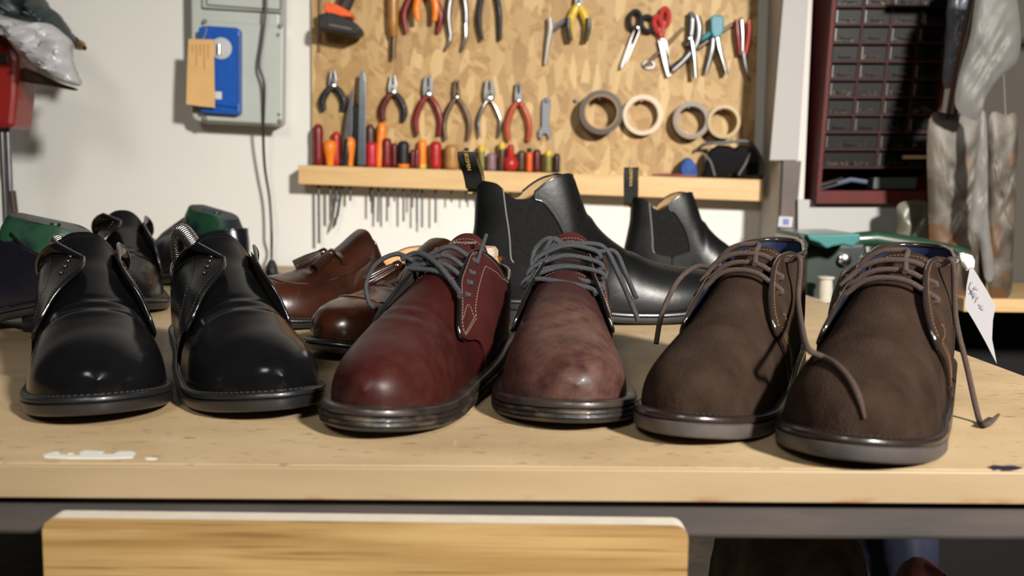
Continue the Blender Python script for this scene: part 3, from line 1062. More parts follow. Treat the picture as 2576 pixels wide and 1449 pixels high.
def put_text(name, body, size, m, parent, origin, xdir, ydir, th=.0002):
    me = text_mesh(body, size, th)
    x = Vector(xdir).normalized(); y = Vector(ydir); y = (y - x * y.dot(x)).normalized(); z = x.cross(y)
    me.transform(Matrix((x, y, z)).transposed().to_4x4())
    me.materials.clear(); me.materials.append(m)
    o = bpy.data.objects.new(name, me)
    C.objects.link(o); o.parent = parent; o.location = origin
    return o


GOLD = mat('gold_print', (.55, .38, .10), .5, .2)
GOLDCLOTH = mat('gold_webbing', (.30, .22, .07), .8, 0, .2, 300)
WEB = mat('black_webbing', (.009, .009, .008), .8, 0, .2, 400, .3, 900)
ELASTIC = mat('black_elastic', (.0045, .0045, .0045), .9, 0, .3, 200, .3, 500, spec=.2)
CLIN = leather('chelsea_lining', (.20, .12, .045), (.30, .19, .08), rough=.6, coat=0, scale=40)
PALETHREAD = mat('grey_piping', (.14, .135, .13), .6)
BLACKCH = leather('black_calf', (.0050, .0053, .0055), rough=.32, coat=0, spec=.22, var=.3, bump=.05, bscale=180)


def chelsea(label, toe_px, psi, sc, mir, loop_yaw, loop_lean, loop_h, Lk, dz=0.0):
    L = .292 * sc * Lk
    k = lambda pts: [(a, b * sc) for a, b in pts]
    top = k([(0, .20), (.2, .20), (.27, .196), (.32, .182), (.36, .158), (.395, .132), (.43, .112), (.48, .095), (.54, .081), (.62, .068), (.7, .0575), (.78, .050), (.85, .045),
             (.91, .039), (.95, .0315), (.98, .0225), (1, .012)])
    n = [(0, 3.2), (.2, 3.0), (.33, 2.7), (.42, 2.2), (.55, 2.0), (.7, 2.1), (1, 2.4)]
    base = k([(0, .034), (.20, .032), (.32, .027), (.45, .019), (.58, .0150), (.68, .0145), (.80, .0165), (.90, .0205), (1, .0265)])
    F = Foot(L, .047 * sc, top, n, base, mir, .006, ((.60, .03, .02, .0012), (.43, .0, .012, .0022), (.40, .0, .010, -.0012)))
    root = place_shoe('chelsea_boot', label, 'boot', toe_px, psi, L, 'black elastic-sided boots', dz=dz)
    sole_parts(F, root, BLACKSOLE, BLACKSOLE, BLACKSOLE, sole_t=.0085, welt_t=.004)
    rim = pchip(*zip(*k([(0, .134), (.06, .131), (.10, .122), (.14, .116), (.18, .117), (.21, .124), (.25, .135), (.30, .145), (.35, .150), (.5, .150)])))
    uf = pchip([0, .14, .21, .34, .6, .8, .93, 1.0], [.235, .24, .335, .322, .272, .232, .203, .206])
    ub = pchip([0, .14, .21, .4, .7, 1.0], [.232, .232, .130, .118, .100, .088])
    mb, u1, p1, op = fore(F, rim, uf)
    vamp = mb.build('vamp', [BLACKCH, CLIN], root, weld=2e-6, angle=60)
    # edge along the front tab
    m = op
    R = F.P(u1[m], p1[m], .0006); Lf = F.P(u1[m], PI - p1[m], .0006)
    mb = MB()
    mb.tube(np.concatenate([R, Lf[::-1]]), .0014, 8)
    bb = np.linspace(.20, 1, 34)
    for s in (1, -1):
        ph = bb * F.phi_z(uf(bb), rim(uf(bb)))
        mb.tube(F.P(uf(bb), ph if s > 0 else PI - ph, .0010), .0010, 6)
    mb.build('edge_binding', BLACKEDGE, root, angle=80)
    # stitch line beside the front edge
    st = MB()
    for s in (1, -1):
        q = uf(bb) + .016
        ph = bb * .985 * F.phi_z(q, rim(q))
        dashes(st, F.P(q, ph if s > 0 else PI - ph, .0020), r=.0004)
    st.build('stitching', THREADGR, root)
    # heel quarter
    a = np.linspace(0, 1, 26)[:, None]; b = np.linspace(0, 1, 40)[None, :]
    u = ub(b) * a ** 1.6
    ph = b * F.phi_z(u, rim(u))
    for s in (1, -1):
        p = ph if s > 0 else PI - ph
        mb = MB(); mb.shell(F.P(u, p, .0015), F.P(u, p, -.0005), 0, 1)
        mb.build('heel_quarter', [BLACKCH, CLIN], root, weld=2e-6, angle=60)
        mb = MB()
        q = np.linspace(.20, 1, 34)
        mb.tube(F.P(ub(q), (lambda x: x if s > 0 else PI - x)(q * F.phi_z(ub(q), rim(ub(q)))), .0018), .0009, 6)
        mb.build('piping', PALETHREAD, root)
        # elastic gore
        g = np.linspace(0, 1, 24)[:, None]; bg = np.linspace(.13, 1, 34)[None, :]
        ug = (ub(bg) - .01) + (uf(bg) - ub(bg) + .02) * g
        pg = bg * F.phi_z(ug, rim(ug) - .002)
        pg = pg if s > 0 else PI - pg
        mb = MB(); mb.shell(F.P(ug, pg, .0004), F.P(ug, pg, -.0012), 0, 1)
        mb.build('elastic_gore', [ELASTIC, CLIN], root, angle=60)
    mb = MB(); F.slab(mb, [(-.003, lambda u: F.base(u) + .001), (-.003, lambda u: F.base(u) + .003)], u1=.8)
    mb.build('insole', CLIN, root)
    # pull loop at the heel
    h = F.P(np.array([0.001]), np.array([1.2]), 0)[0]
    z0 = rim(np.array([0.0]))[0] + F.base(np.array([0.0]))[0]
    y0 = -L / 2 + .003
    cy, sy = math.cos(loop_yaw), math.sin(loop_yaw)
    # profile in a vertical plane through the heel; lean gives how far it tips back
    prof = [(.006, -.016), (.003, 0), (-.3 * loop_lean + .003, .38 * loop_h), (-.8 * loop_lean + .003, .83 * loop_h), (-loop_lean - .001, loop_h), (-loop_lean - .007, .92 * loop_h), (-.75 * loop_lean - .009, .6 * loop_h), (-.3 * loop_lean - .006, .22 * loop_h), (-.002, -.010)]
    pts = catmull([(-sy * q, y0 + cy * q, z0 + z) for q, z in prof], 6)
    lp = MB()
    P, w, nn = band_strip(lp, pts, (cy, sy, 0), .021, .0012, (0, 1))
    lo = lp.build('pull_loop', [WEB, GOLDCLOTH], root, angle=60)
    return root, F, lo, pts, (cy, sy)


G_ = chelsea('black elastic-sided boot with a leaning pull loop, in front of the other black boot', (1822, 802), 103, 1.0, 1, 1.15, .036, .030, 1.08)
H_ = chelsea('black elastic-sided boot behind the other black boot, upright pull loop, only its shaft in view', (1990, 741), 99, .875, -1, 1.2, .004, .042, 1.0)
for (root, F, lo, pts, (cy, sy)), s in ((G_, 'I BE3SMEN'), (H_, 'I LESMEWA')):
    # gold lettering running down the strap's outward face (the face turned to the bench front)
    k = min((int(len(pts) * q) for q in (.26, .70)), key=lambda i: (mw(root) @ Vector(pts[i]) - CAM).length)
    cen = Vector(pts[k]); t = (Vector(pts[k + 3]) - Vector(pts[k - 3])).normalized()
    wv = Vector((cy, sy, 0))
    M_ = mw(root).to_3x3()
    nrm = t.cross(wv).normalized()
    if (M_ @ nrm).dot(CAM - mw(root) @ cen) < 0:
        nrm = -nrm
    xd = -t if (M_ @ t).z > 0 else t
    put_text('lettering', s, .0062, GOLD, lo, cen + nrm * .0011, xd, nrm.cross(xd))

# loafers
LOAF = leather('chestnut_leather', (.015, .0045, .0025), (.042, .0115, .0047), rough=.26, coat=.25, scale=16, bump=.04)
LOAFD = leather('dark_chestnut_leather', (.016, .0055, .0035), (.030, .010, .005), rough=.22, coat=.6, scale=16, bump=.04)


def loafer(label, toe_px, psi, mir, L=.278):
    top = [(0, .12), (.2, .115), (.28, .098), (.34, .0885), (.40, .0825), (.46, .0740), (.52, .0660), (.60, .0570), (.68, .0495), (.76, .0440), (.84, .0400), (.90, .0350), (.95, .0290), (.98, .0205), (1, .012)]
    n = [(0, 3.2), (.2, 3.0), (.33, 2.9), (.45, 2.4), (.6, 2.2), (.8, 2.5), (1, 2.6)]
    base = [(0, .030), (.20, .028), (.32, .023), (.45, .0165), (.58, .0130), (.68, .0120), (.80, .0135), (.90, .0165), (1, .0215)]
    F = Foot(L, .0455, top, n, base, mir, .006, ((.66, .05, .015, .0010),))
    root = place_shoe('tassel_loafer', label, 'shoe', toe_px, psi, L, 'brown tassel loafers')
    sole_parts(F, root, BLACKSOLE, BLACKSOLE, BLACKSOLE, sole_t=.007, welt_t=.0035, stitch_m=THREADGR)
    rim = pchip(*zip(*[(0, .053), (.07, .051), (.16, .042), (.26, .036), (.31, .038), (.335, .046), (.35, .060), (.362, .076), (.372, .092), (.5, .095)]))
    uf = pchip([0, .5, 1], [.27, .27, .27])
    mb, u1, p1, op = fore(F, rim, uf, na=110)
    vamp = mb.build('vamp', [LOAF, TANLIN], root, weld=2e-6, angle=60)
    a = np.linspace(0, 1, 40)[:, None]; b = np.linspace(0, 1, 26)[None, :]
    u = .36 * a ** 1.6 + 0 * b
    uo = np.clip(u, 0, .38)
    ph = b * F.phi_z(u, np.minimum(rim(u), .041 + .25 * np.clip(u - .31, 0, 1)) * (u > .31) + rim(u) * (u <= .31))
    edge = {}
    for s in (1, -1):
        p = ph if s > 0 else PI - ph
        mb = MB(); mb.shell(F.P(u, p, .0020), F.P(u, p, -.0006), 0, 1)
        mb.build('quarter', [LOAFD, TANLIN], root, weld=2e-6, angle=60)
        mb = MB(); mb.tube(F.P(u[:, -1], p[:, -1], .0008), .0014, 8)
        mb.build('edge_binding', LOAFD, root)
    mb = MB()
    m = op
    R = F.P(u1[m], p1[m], .0004); Lf = F.P(u1[m], PI - p1[m], .0004)
    mb.tube(np.concatenate([R, Lf[::-1]]), .0011, 8)
    mb.build('edge_binding', LOAFD, root)
    # raised apron seam
    ap = [(.40, .62), (.52, .66), (.64, .74), (.74, .86), (.805, 1.08), (.828, 1.35), (.832, PI / 2)]
    ap = ap + [(u_, PI - p_) for u_, p_ in ap[::-1][1:]]
    q = catmull(ap, 10)
    mb = MB(); mb.tube(F.P(q[:, 0], q[:, 1], .0012), .0017, 8)
    mb.build('apron_seam', LOAFD, root)
    st = MB(); dashes(st, F.P(q[:, 0] - .012, q[:, 1], .0019), r=.0004)
    for s in (1, -1):
        w = catmull([(.80, .30), (.77, .55), (.755, .80)], 10)
        dashes(st, F.P(w[:, 0], w[:, 1] if s > 0 else PI - w[:, 1], .0019), r=.0005)
    st.build('stitching', THREADGR, root)
    mb = MB(); F.slab(mb, [(-.003, lambda u: F.base(u) + .001), (-.003, lambda u: F.base(u) + .003)], u1=.8)
    mb.build('insole', TANLIN, root)
    # strap over the vamp and two tassels
    mb = MB()
    q = np.linspace(.9, PI - .9, 24)
    band_strip(mb, F.P(np.full(24, .525), q, .003), (0, 1, 0), .006, .0018)
    mb.build('strap', LOAFD, root, angle=60)
    for s in (1, -1):
        mb = MB()
        p0 = F.P(np.array([.53]), np.array([PI / 2 - .12 * s]), .0055)[0]
        p1_ = F.P(np.array([.665]), np.array([PI / 2 - .42 * s]), .0070)[0]
        d = Vector(p1_ - p0)
        mb.lathe(p0, d, [(.0022, 0), (.0048, .002), (.0050, .008), (.0038, .010)], 14)
        ln = d.length
        x = d.orthogonal().normalized(); y = d.cross(x).normalized()
        for k in range(11):
            an = 2 * PI * k / 11
            rr = .0030
            o0 = Vector(p0) + d.normalized() * .008 + (x * math.cos(an) + y * math.sin(an)) * rr
            o1 = Vector(p0) + d + (x * math.cos(an) + y * math.sin(an)) * (rr * 1.7)
            mb.tube([o0, (o0 + o1) / 2 + (x * math.cos(an) + y * math.sin(an)) * .0006, o1], [.0013, .0016, .0014], 6)
        mb.build('tassel', LOAFD, root, angle=60)
    return root, F


I_ = loafer('brown tassel loafer at the back, open tan lining showing to its heel', (560, 830), -50, 1)
J_ = loafer('brown tassel loafer half hidden behind the reddish oxblood derby', (805, 913), -35, -1, .262)

# ------------------------------------------------------------------ black shoes at the back left, with lasts
derby_back = dict(derby_black, flare=.006, Wd=.0460, tongue=(.58, .275, .026), mats=dict(derby_black['mats']))


def shoe_at(name, label, cat, heel_xy, psi, st, group):
    p = math.radians(psi)
    T = Vector((heel_xy[0], heel_xy[1], ZB)) + Vector((math.sin(p), -math.cos(p), 0)) * (st['L'] + .008)
    return derby(name, label, cat, proj(T), psi, st, group)


NAVYBL = leather('blue_black_leather', (.0050, .0052, .0085), rough=.24, coat=.1, var=.3, bump=.03, spec=.3)
bm_ = dict(derby_back['mats'], leather=NAVYBL, quarter=NAVYBL, tongue=NAVYBL)
K_ = shoe_at('derby_shoe', 'blue-black derby with a green last inside, cut by the left picture edge', 'shoe', (-.437, 1.06), -98, dict(derby_back, mir=1, flare=.002, gap=[(0, .016), (.3, .010), (.4, .008), (.7, .01)], mats=bm_), 'black shoes at the back left')
L_ = shoe_at('derby_shoe', 'black derby with its eyelet flap sticking up, between the two green lasts', 'shoe', (-.556, 1.425), 18, dict(derby_back, mir=1, flare=.012, tlift=.004), 'black shoes at the back left')
N_ = shoe_at('derby_shoe', 'black shoe with a green last, its heel turned to the bench front', 'shoe', (-.400, 1.46), -125, dict(derby_back, mir=-1, flare=.002, mats=bm_), 'black shoes at the back left')
GREEN = mat('green_last_plastic', (.010, .045, .022), .4, 0, 0, 28, .1, 90, (.006, .010, .016), .25, lo=.40, hi=.55, detail=6)
for sh, lab in ((K_, 'green and black plastic shoe last inside the blue-black derby at the left edge'),
                (N_, 'green plastic shoe last in the black shoe beside the wall cable')):
    F, root = sh['F'], sh['root']
    o = thing('shoe_last', lab, 'shoe last', root.location, root.rotation_euler.z, 'green lasts')
    mb = MB()
    def ringat(z, sc, u0, u1, n=40):
        t = np.linspace(0, 2 * PI, n, endpoint=False)
        yc = (u0 + u1) / 2 * F.L - F.L / 2; hy = (u1 - u0) / 2 * F.L
        wv = F.w(.25) * sc
        c, s_ = np.cos(t), np.sin(t)
        return np.stack([wv * np.sign(c) * np.abs(c) ** .45, yc + hy * np.sign(s_) * np.abs(s_) ** .45, np.full(n, z) + .010 * s_ * (z > .10)], -1)
    lv = [(.040, .85, .035, .50), (.070, .86, .035, .44), (.086, .84, .04, .42), (.102, .74, .06, .395), (.113, .66, .075, .375), (.1150, .64, .079, .371), (.1160, .60, .085, .365)]
    rs = np.stack([ringat(*q) for q in lv])
    n = rs.shape[1]
    vs = rs.reshape(-1, 3); fs = []
    for i in range(len(lv) - 1):
        for j in range(n):
            l = (j + 1) % n
            fs.append((i * n + j, i * n + l, (i + 1) * n + l, (i + 1) * n + j))
    fs.append(tuple(range(n - 1, -1, -1))); fs.append(tuple((len(lv) - 1) * n + j for j in range(n)))
    mb.add(vs, fs)
    mb.build('last_body', GREEN, o, angle=22)
    mb = MB()
    mb.lathe((0, .20 * F.L - F.L / 2, .1135), (0, 0, 1), [(.0055, 0), (.0055, .0022), (.004, .0026)], 16)
    mb.build('socket_bush', DKSTEEL, o)

# spring shoe trees in the black derbies
for sh, side, lab in ((sA, 0, 'metal spring shoe tree inside the leftmost front black derby'), (sB, 1, 'silver coiled spring shoe tree inside the black derby beside the oxblood shoe')):
    F, root = sh['F'], sh['root']
    o = thing('shoe_tree', lab, 'shoe tree', root.location, root.rotation_euler.z, 'spring shoe trees')
    y = lambda u: u * F.L - F.L / 2
    z0 = F.base(np.array([.1]))[0]
    hz = .085 if side else .076
    arc = catmull([(.010, y(.05), z0 + .022), (.016, y(.055), z0 + .050), (.020, y(.09), hz + z0 - .012), (.019, y(.15), hz + z0), (.012, y(.24), hz + z0 - .014), (0, y(.40), z0 + .050), (0, y(.52), z0 + .035)], 16)
    d = np.r_[0, np.cumsum(np.linalg.norm(np.diff(arc, axis=0), axis=1))]
    mb = MB()
    T = np.gradient(arc, axis=0); T /= np.linalg.norm(T, axis=1, keepdims=True)
    N1 = np.cross(T, (1, 0, 0)); N1 /= np.linalg.norm(N1, axis=1, keepdims=True); N2 = np.cross(T, N1)
    s_ = np.linspace(0, d[-1], int(d[-1] / .00022))
    ph = 2 * PI * s_ / .0023
    ip = lambda A: np.stack([np.interp(s_, d, A[:, k]) for k in range(3)], -1)
    hel = ip(arc) + ip(N1) * np.cos(ph)[:, None] * .0055 + ip(N2) * np.sin(ph)[:, None] * .0055
    mb.tube(hel, .0015, 6)
    mb.build('spring', STEEL, o, angle=80)
    mb = MB()
    mb.lathe((.006, y(.05), z0 + .004), (0, 0, 1), [(.008, 0), (.016, .004), (.017, .012), (.010, .019), (.006, .021)], 18)
    mb.build('heel_knob', mat('black_plastic', (.012, .012, .012), .4), o)

# wooden trees in the oxblood derbies
TREEW = mat('shoe_tree_wood', (.50, .24, .07), .5, 0, 0, 30, .1, 90, (.66, .38, .14), .1, stretch=(1, 1, .3))
TREETOP = mat('shoe_tree_worn_top', (.24, .19, .14), .85, 0, 0, 90, .5, 200, (.45, .36, .27), lo=.3, hi=.6)
for sh, lab in ((sC, 'wooden shoe tree in the reddish oxblood derby'), (sD, 'wooden shoe tree in the scuffed oxblood derby')):
    F, root = sh['F'], sh['root']
    o = thing('shoe_tree', lab, 'shoe tree', root.location, root.rotation_euler.z, 'wooden shoe trees')
    zt = .094
    mb = MB()
    def rg(z, sc, u0, u1, n=32, tilt=0):
        t = np.linspace(0, 2 * PI, n, endpoint=False); c, s_ = np.cos(t), np.sin(t)
        yc = (u0 + u1) / 2 * F.L - F.L / 2; hy = (u1 - u0) / 2 * F.L
        return np.stack([F.w(.2) * sc * np.sign(c) * np.abs(c) ** .75, yc + hy * np.sign(s_) * np.abs(s_) ** .75, np.full(n, z) + tilt * s_], -1)
    def loft(lv, m, nm):
        rs = np.stack([rg(*q) for q in lv]); n = rs.shape[1]; fs = []
        for i in range(len(lv) - 1):
            for j in range(n):
                l = (j + 1) % n
                fs.append((i * n + j, i * n + l, (i + 1) * n + l, (i + 1) * n + j))
        fs.append(tuple(range(n - 1, -1, -1))); fs.append(tuple((len(lv) - 1) * n + j for j in range(n)))
        b_ = MB(); b_.add(rs.reshape(-1, 3), fs); return b_.build(nm, m, o, angle=40)
    loft([(.04, .78, .06, .26), (.07, .80, .055, .255), (.090, .72, .06, .245), (.102, .64, .07, .235)], TREEW, 'heel_block')
    loft([(.102, .66, .066, .24), (.107, .66, .066, .24), (.110, .58, .075, .23)], TREETOP, 'worn_top')
# ------------------------------------------------------------------ laces, tongue labels, paper tag
def V(p): return np.array(p, float)


def lace_bar(mb, A, B, bulge, r, mid=None, seg=8):
    (a, na), (b, nb) = A, B
    a, b, na, nb = V(a), V(b), V(na), V(nb)
    d = b - a
    m = (a + b) / 2 + V((0, 0, 1)) * bulge * .7 + (na + nb) / 2 * bulge * .5 if mid is None else V(mid)
    pts = [a - na * .002, a + na * .0022 + d * .02, a + d * .16 + na * .0045 + V((0, 0, bulge * .35)), m, b - d * .16 + nb * .0045 + V((0, 0, bulge * .35)), b + nb * .0022 - d * .02, b - nb * .002]
    mb.tube(catmull(pts, 7), r, seg)


def lift_pts(sh, px, r):
    out = []
    for q in px:
        if len(q) == 2:
            p = sh['hit'](q[0], q[1], r)
            if p is None:
                continue
        elif q[2] == 'b':
            p = sh['hit'].Mi @ on_z(q[0], q[1], ZB + r * 1.6)
        else:
            p = sh['hit'].free(*q)
        out.append(V(p))
    return out


RL = .0021
# oxblood derby C : the four laces fan from the right eyelets into a knot near the left facing
for sh, kind in ((sC, 'C'), (sD, 'D')):
    root, E = sh['root'], sh['E']
    mb = MB()
    Lf, Rt = E[1], E[-1]
    up = V((0, 0, 1))
    side = V(Lf[2][0]) - V(Rt[2][0]); side /= np.linalg.norm(side)      # towards picture left
    fwd = V((0, 1, 0))
    top = V(Lf[3][0])
    if kind == 'C':
        kn = V(Lf[2][0]) + V(Lf[2][1]) * .009 - side * .006 + fwd * .004
        for i in range(4):
            p, n = V(Rt[i][0]), V(Rt[i][1])
            tgt = kn + fwd * (.010 - .006 * i) + up * (.001 * i)
            m = (p * .55 + tgt * .45) + up * (.008 + .0015 * i) + fwd * .002
            mb.tube(catmull([p - n * .002, p + n * .002 + side * .001, p + side * .008 + n * .0055, m, tgt], 8), RL, 8)
        # thick strand coming forward over the lowest bar
        p = V(Rt[0][0])
        mb.tube(catmull([kn + up * .006 - side * -.010, kn + up * .011 - side * .004, kn * .5 + p * .5 + up * .013 + fwd * .006, p + side * .006 + up * .006 + fwd * .010, p + side * .001 + up * .001 + fwd * .016], 8), RL * 1.1, 8)
        # left bow loop and trailing end
        mb.tube(catmull([kn + up * .005, kn + side * .014 + up * .010, kn + side * .030 + up * .002 + fwd * .004, kn + side * .037 - up * .014 + fwd * .008, kn + side * .033 - up * .028 + fwd * .012, kn + side * .026 - up * .033 + fwd * .014], 8), RL * .9, 8)
        mb.tube(catmull([kn, kn + side * .008 + up * .004 - fwd * .008, kn + side * .004 + up * .010 - fwd * .016, kn - side * .008 + up * .008 - fwd * .014, kn - side * .010 + up * .002 - fwd * .006], 8), RL * .9, 8)
        # left side bars
        for i in range(4):
            p, n = V(Lf[i][0]), V(Lf[i][1])
            mb.tube(catmull([p - n * .002, p + n * .003, p - side * .006 + n * .006, kn + fwd * (.006 - .004 * i) - side * .004], 7), RL * .9, 8)
        # aglet end sticking up beside the top right eyelet
        p = V(Rt[3][0])
        mb.tube(catmull([p - fwd * .004 + up * .002, p - fwd * .006 + up * .010 - side * .002, p - fwd * .010 + up * .022 - side * .005], 6), RL * .8, 8)
    else:
        for i in range(4):
            lace_bar(mb, Lf[i], Rt[i], .010 + .001 * i, RL)
        for i in range(3):
            lace_bar(mb, (V(Lf[i][0]) + V(Lf[i][1]) * .0035 - fwd * .005, Lf[i][1]), (V(Rt[i + 1][0]) + V(Rt[i + 1][1]) * .0035 + fwd * .005, Rt[i + 1][1]), .014, RL)
        kn = (V(Lf[3][0]) + V(Rt[3][0])) / 2 + up * .012 + side * .006
        # loops lying over to the left and the long end falling down the right quarter
        p = V(Lf[3][0])
        mb.tube(catmull([kn, kn + side * .012 + up * .004, p + side * .008 + up * .006, p + side * .010 - up * .010 + fwd * .012, p + side * .004 - up * .012 + fwd * .022], 8), RL, 8)
        mb.tube(catmull([kn, kn + side * .008 + up * .004, p + up * .006, p + side * .004 + up * .001 - fwd * .004], 8), RL, 8)
        p = V(Rt[3][0])
        q = V(Rt[0][0])
        for dd in (0, .006):
            mb.tube(catmull([kn, p + up * (.012 - dd), p - side * (.010 + dd) + up * .006, p - side * (.019 + dd) - up * .012 + fwd * .008, q - side * (.024 + dd * .5) - up * (.012 - dd) + fwd * .000, q - side * (.029 - dd * .2) - up * .024 + fwd * .002][:6 if dd == 0 else 5], 8), RL, 8)
        mb.tube(catmull([V(Lf[0][0]) + side * .002, V(Lf[0][0]) - side * .006 + up * .008 + fwd * .004, (V(Lf[0][0]) + q) / 2 + up * .006 + fwd * .010, q + side * .010 + up * .002 + fwd * .012, q + side * .006 - up * .002 + fwd * .016], 8), RL, 8)
    o = mb.build('shoelace', GREYLACE, root, angle=80)
    # woven label on the tongue
    F = sh['F']
    u = np.array([.300]); c = F.P(u, np.array([PI / 2]), .0006)[0]
    n = V(F.N(u, np.array([PI / 2]))[0]); dn = F.P(np.array([.33]), np.array([PI / 2]), .0006)[0] - c
    put_text('tongue_label', 'SMVZ9EE' if kind == 'C' else 'IIIII', .0050, THREADW, sh['parts']['tongue'], Vector(c + n * .0003), (-1, 0, 0), -dn, .00015)

# suede boots
for sh, kind in ((sE, 'E'), (sF, 'F')):
    root, E = sh['root'], sh['E']
    mb = MB()
    Lf, Rt = E[1], E[-1]
    up = V((0, 0, 1)); fwd = V((0, 1, 0))
    side = V(Lf[1][0]) - V(Rt[1][0]); side /= np.linalg.norm(side)
    F, EP = sh['F'], sh['EP']

    def over(pa, pb, n=14, k0=.15, k1=.85, off=.0055):
        t = np.linspace(k0, k1, n)
        return list(F.P(pa[0] + (pb[0] - pa[0]) * t, pa[1] + (pb[1] - pa[1]) * t, off + .0015 * np.sin(PI * t)))

    for i in (0, 1):
        a, na = V(Lf[i][0]), V(Lf[i][1]); b, nb = V(Rt[i][0]), V(Rt[i][1])
        mb.tube(catmull([a - na * .002, a + na * .0025] + over(EP[1][i], EP[-1][i], 8) + [b + nb * .0025, b - nb * .002], 5), RL, 8)
    # loose top lace from the left, dropping over the tongue to the right
    a, na = V(Lf[2][0]), V(Lf[2][1]); b, nb = V(Rt[2][0]), V(Rt[2][1])
    d = b - a
    r1 = V(Rt[1][0])
    top_ = over(EP[1][2], EP[-1][2], 6, .1, .62, .008)
    dn_ = over((EP[-1][2][0] * .55 + EP[-1][1][0] * .45, EP[1][1][1] * .38 + EP[-1][1][1] * .62), (EP[-1][1][0] + .02, EP[1][1][1] * .32 + EP[-1][1][1] * .68), 3, 0, 1, .009)
    mb.tube(catmull([a - na * .002, a + na * .004] + top_ + dn_, 6), RL, 8)
    l1 = V(Lf[1][0])
    mb.tube(catmull([l1 + V(Lf[1][1]) * .004 + up * .002] + over((EP[1][1][0] - .012, EP[1][1][1]), (EP[-1][1][0] - .03, EP[-1][1][1]), 7, .2, .82, .010), 6), RL, 8)
    if kind == 'E':
        g = lift_pts(sF, [(2072, 905), (2105, 925), (2138, 962), (2160, 1008), (2173, 1053)], RL)
        g = [V(sh['hit'].Mi @ (sF['hit'].M @ Vector(p))) for p in g]
        w = lambda p: V(sh['hit'].Mi @ (Vector(p)))
        start = [b - nb * .003, b + nb * .004, b + nb * .008 - side * .004 + fwd * .004]
        q = g[0]
        Yb = (sh['hit'].M @ Vector(b)).y; Yq = (sh['hit'].M @ Vector(q)).y
        mid = [V(sh['hit'].free(2008, 752, Yb - .016)), V(sh['hit'].free(2018, 826, (Yb + Yq) / 2 - .014)), V(sh['hit'].free(2032, 876, Yq - .010))]
        rr = list(np.full(len(catmull(start + mid + g, 8)), RL))
        for k in range(10): rr[-1 - k] = RL * (.45 + .055 * k)
        mb.tube(catmull(start + mid + g, 8), rr, 8)
        # left end hanging outside the left quarter
        p = [a - na * .002, a + na * .004 + side * .004, a + side * .016 + up * .004, a + side * .028 - up * .006 + fwd * .012, a + side * .034 - up * .030 + fwd * .030, a + side * .034 - up * .052 + fwd * .042]
        mb.tube(catmull(p, 8), RL, 8)
    else:
        # right end falling down the quarter onto the bench
        M_ = sh['hit'].M
        h = lift_pts(sh, [(2396, 800), (2403, 870), (2410, 915)], RL)
        t = lift_pts(sh, [(2434, 985, .83 * .9), (2462, 1052, 'b'), (2477, 1068, 'b'), (2494, 1060, 'b'), (2512, 1043, 'b')], RL)
        t[0] = (h[-1] + t[1]) / 2 if h else t[0]
        p = [b - nb * .003, b + nb * .004, b + nb * .007 - side * .004 + fwd * .003] + h + t
        path = catmull(p, 8)
        rr = [RL] * len(path)
        for k in range(10): rr[-1 - k] = RL * (.5 + .05 * k)
        mb.tube(path, rr, 8)
        p = [a - na * .002, a + na * .004 + side * .004, a + side * .010 - up * .004 + fwd * .004, a + side * .013 - up * .024 + fwd * .018, a + side * .012 - up * .045 + fwd * .030]
        mb.tube(catmull(p, 8), RL, 8)
    mb.build('shoelace', SUEDELACE, root, angle=80)

# paper tag tied to the collar of the right suede boot
PAPER = mat('white_tag_paper', (.46, .455, .48), .7)
PEN = mat('pencil_mark', (.26, .26, .31), .8)
rp_ = [sF['hit'].M @ Vector(p) for p in sF['Q'](-1, np.linspace(.1, .9, 60), np.ones(60), .002)]
rp_ = max(rp_, key=lambda p: proj(p)[0])          # outermost point of the collar
Y0 = rp_.y
DX_ = proj(rp_)[0] + 4 - 2420
DY_ = proj(rp_)[1] - 646
_at = at


def at(x, y, Y):
    return _at(x + DX_, y + DY_, Y)


t0 = at(2438, 655, Y0)
tg = thing('paper_tag', 'white diamond-hung paper tag with handwriting, tied to the right suede boot collar', 'tag', t0)
qd = [(2440, 657), (2474, 712), (2503, 762), (2496, 800), (2494, 846), (2506, 908), (2476, 850), (2449, 802), (2426, 764), (2430, 712)]
mb = MB()
P_ = [at(x, y, Y0 - .006 - .010 * ((x - 2440) / 60.0)) - t0 for x, y in qd]
mb.prism(P_, (0.0002, .0004, 0))
mb.build('card', PAPER, tg, smooth=False)
mb = MB()
for st_ in ([(2446, 700), (2441, 716), (2446, 722), (2442, 732)], [(2455, 712), (2448, 728), (2456, 732), (2450, 744)], [(2452, 716), (2462, 721)], [(2462, 738), (2456, 752)], [(2464, 757), (2474, 764)], [(2466, 764), (2476, 772)], [(2444, 722), (2452, 740)]):
    mb.tube(catmull([at(x, y, Y0 - .0068 - .010 * ((x - 2440) / 60.0)) - t0 for x, y in st_], 4), .0002, 5)
mb.build('handwriting', PEN, tg)
mb = MB()
kn = [(2417, 634), (2424, 640), (2436, 646), (2442, 656), (2436, 662), (2426, 652), (2420, 645)]
mb.tube(catmull([at(x, y, Y0 - .004) - t0 for x, y in kn], 5, closed=True), [.0022] * 35, 8, closed=True)
mb.lathe(at(2424, 634, Y0) - t0, at(2438, 668, Y0 - .006) - at(2424, 634, Y0), [(.002, 0), (.005, .003), (.0052, .007), (.003, .012)], 10)
mb.build('string_knot', mat('white_string', (.70, .68, .62), .8), tg)
at = _at
# ------------------------------------------------------------------ tool wall
KW = YW / F_PX                     # metres per picture pixel on the wall


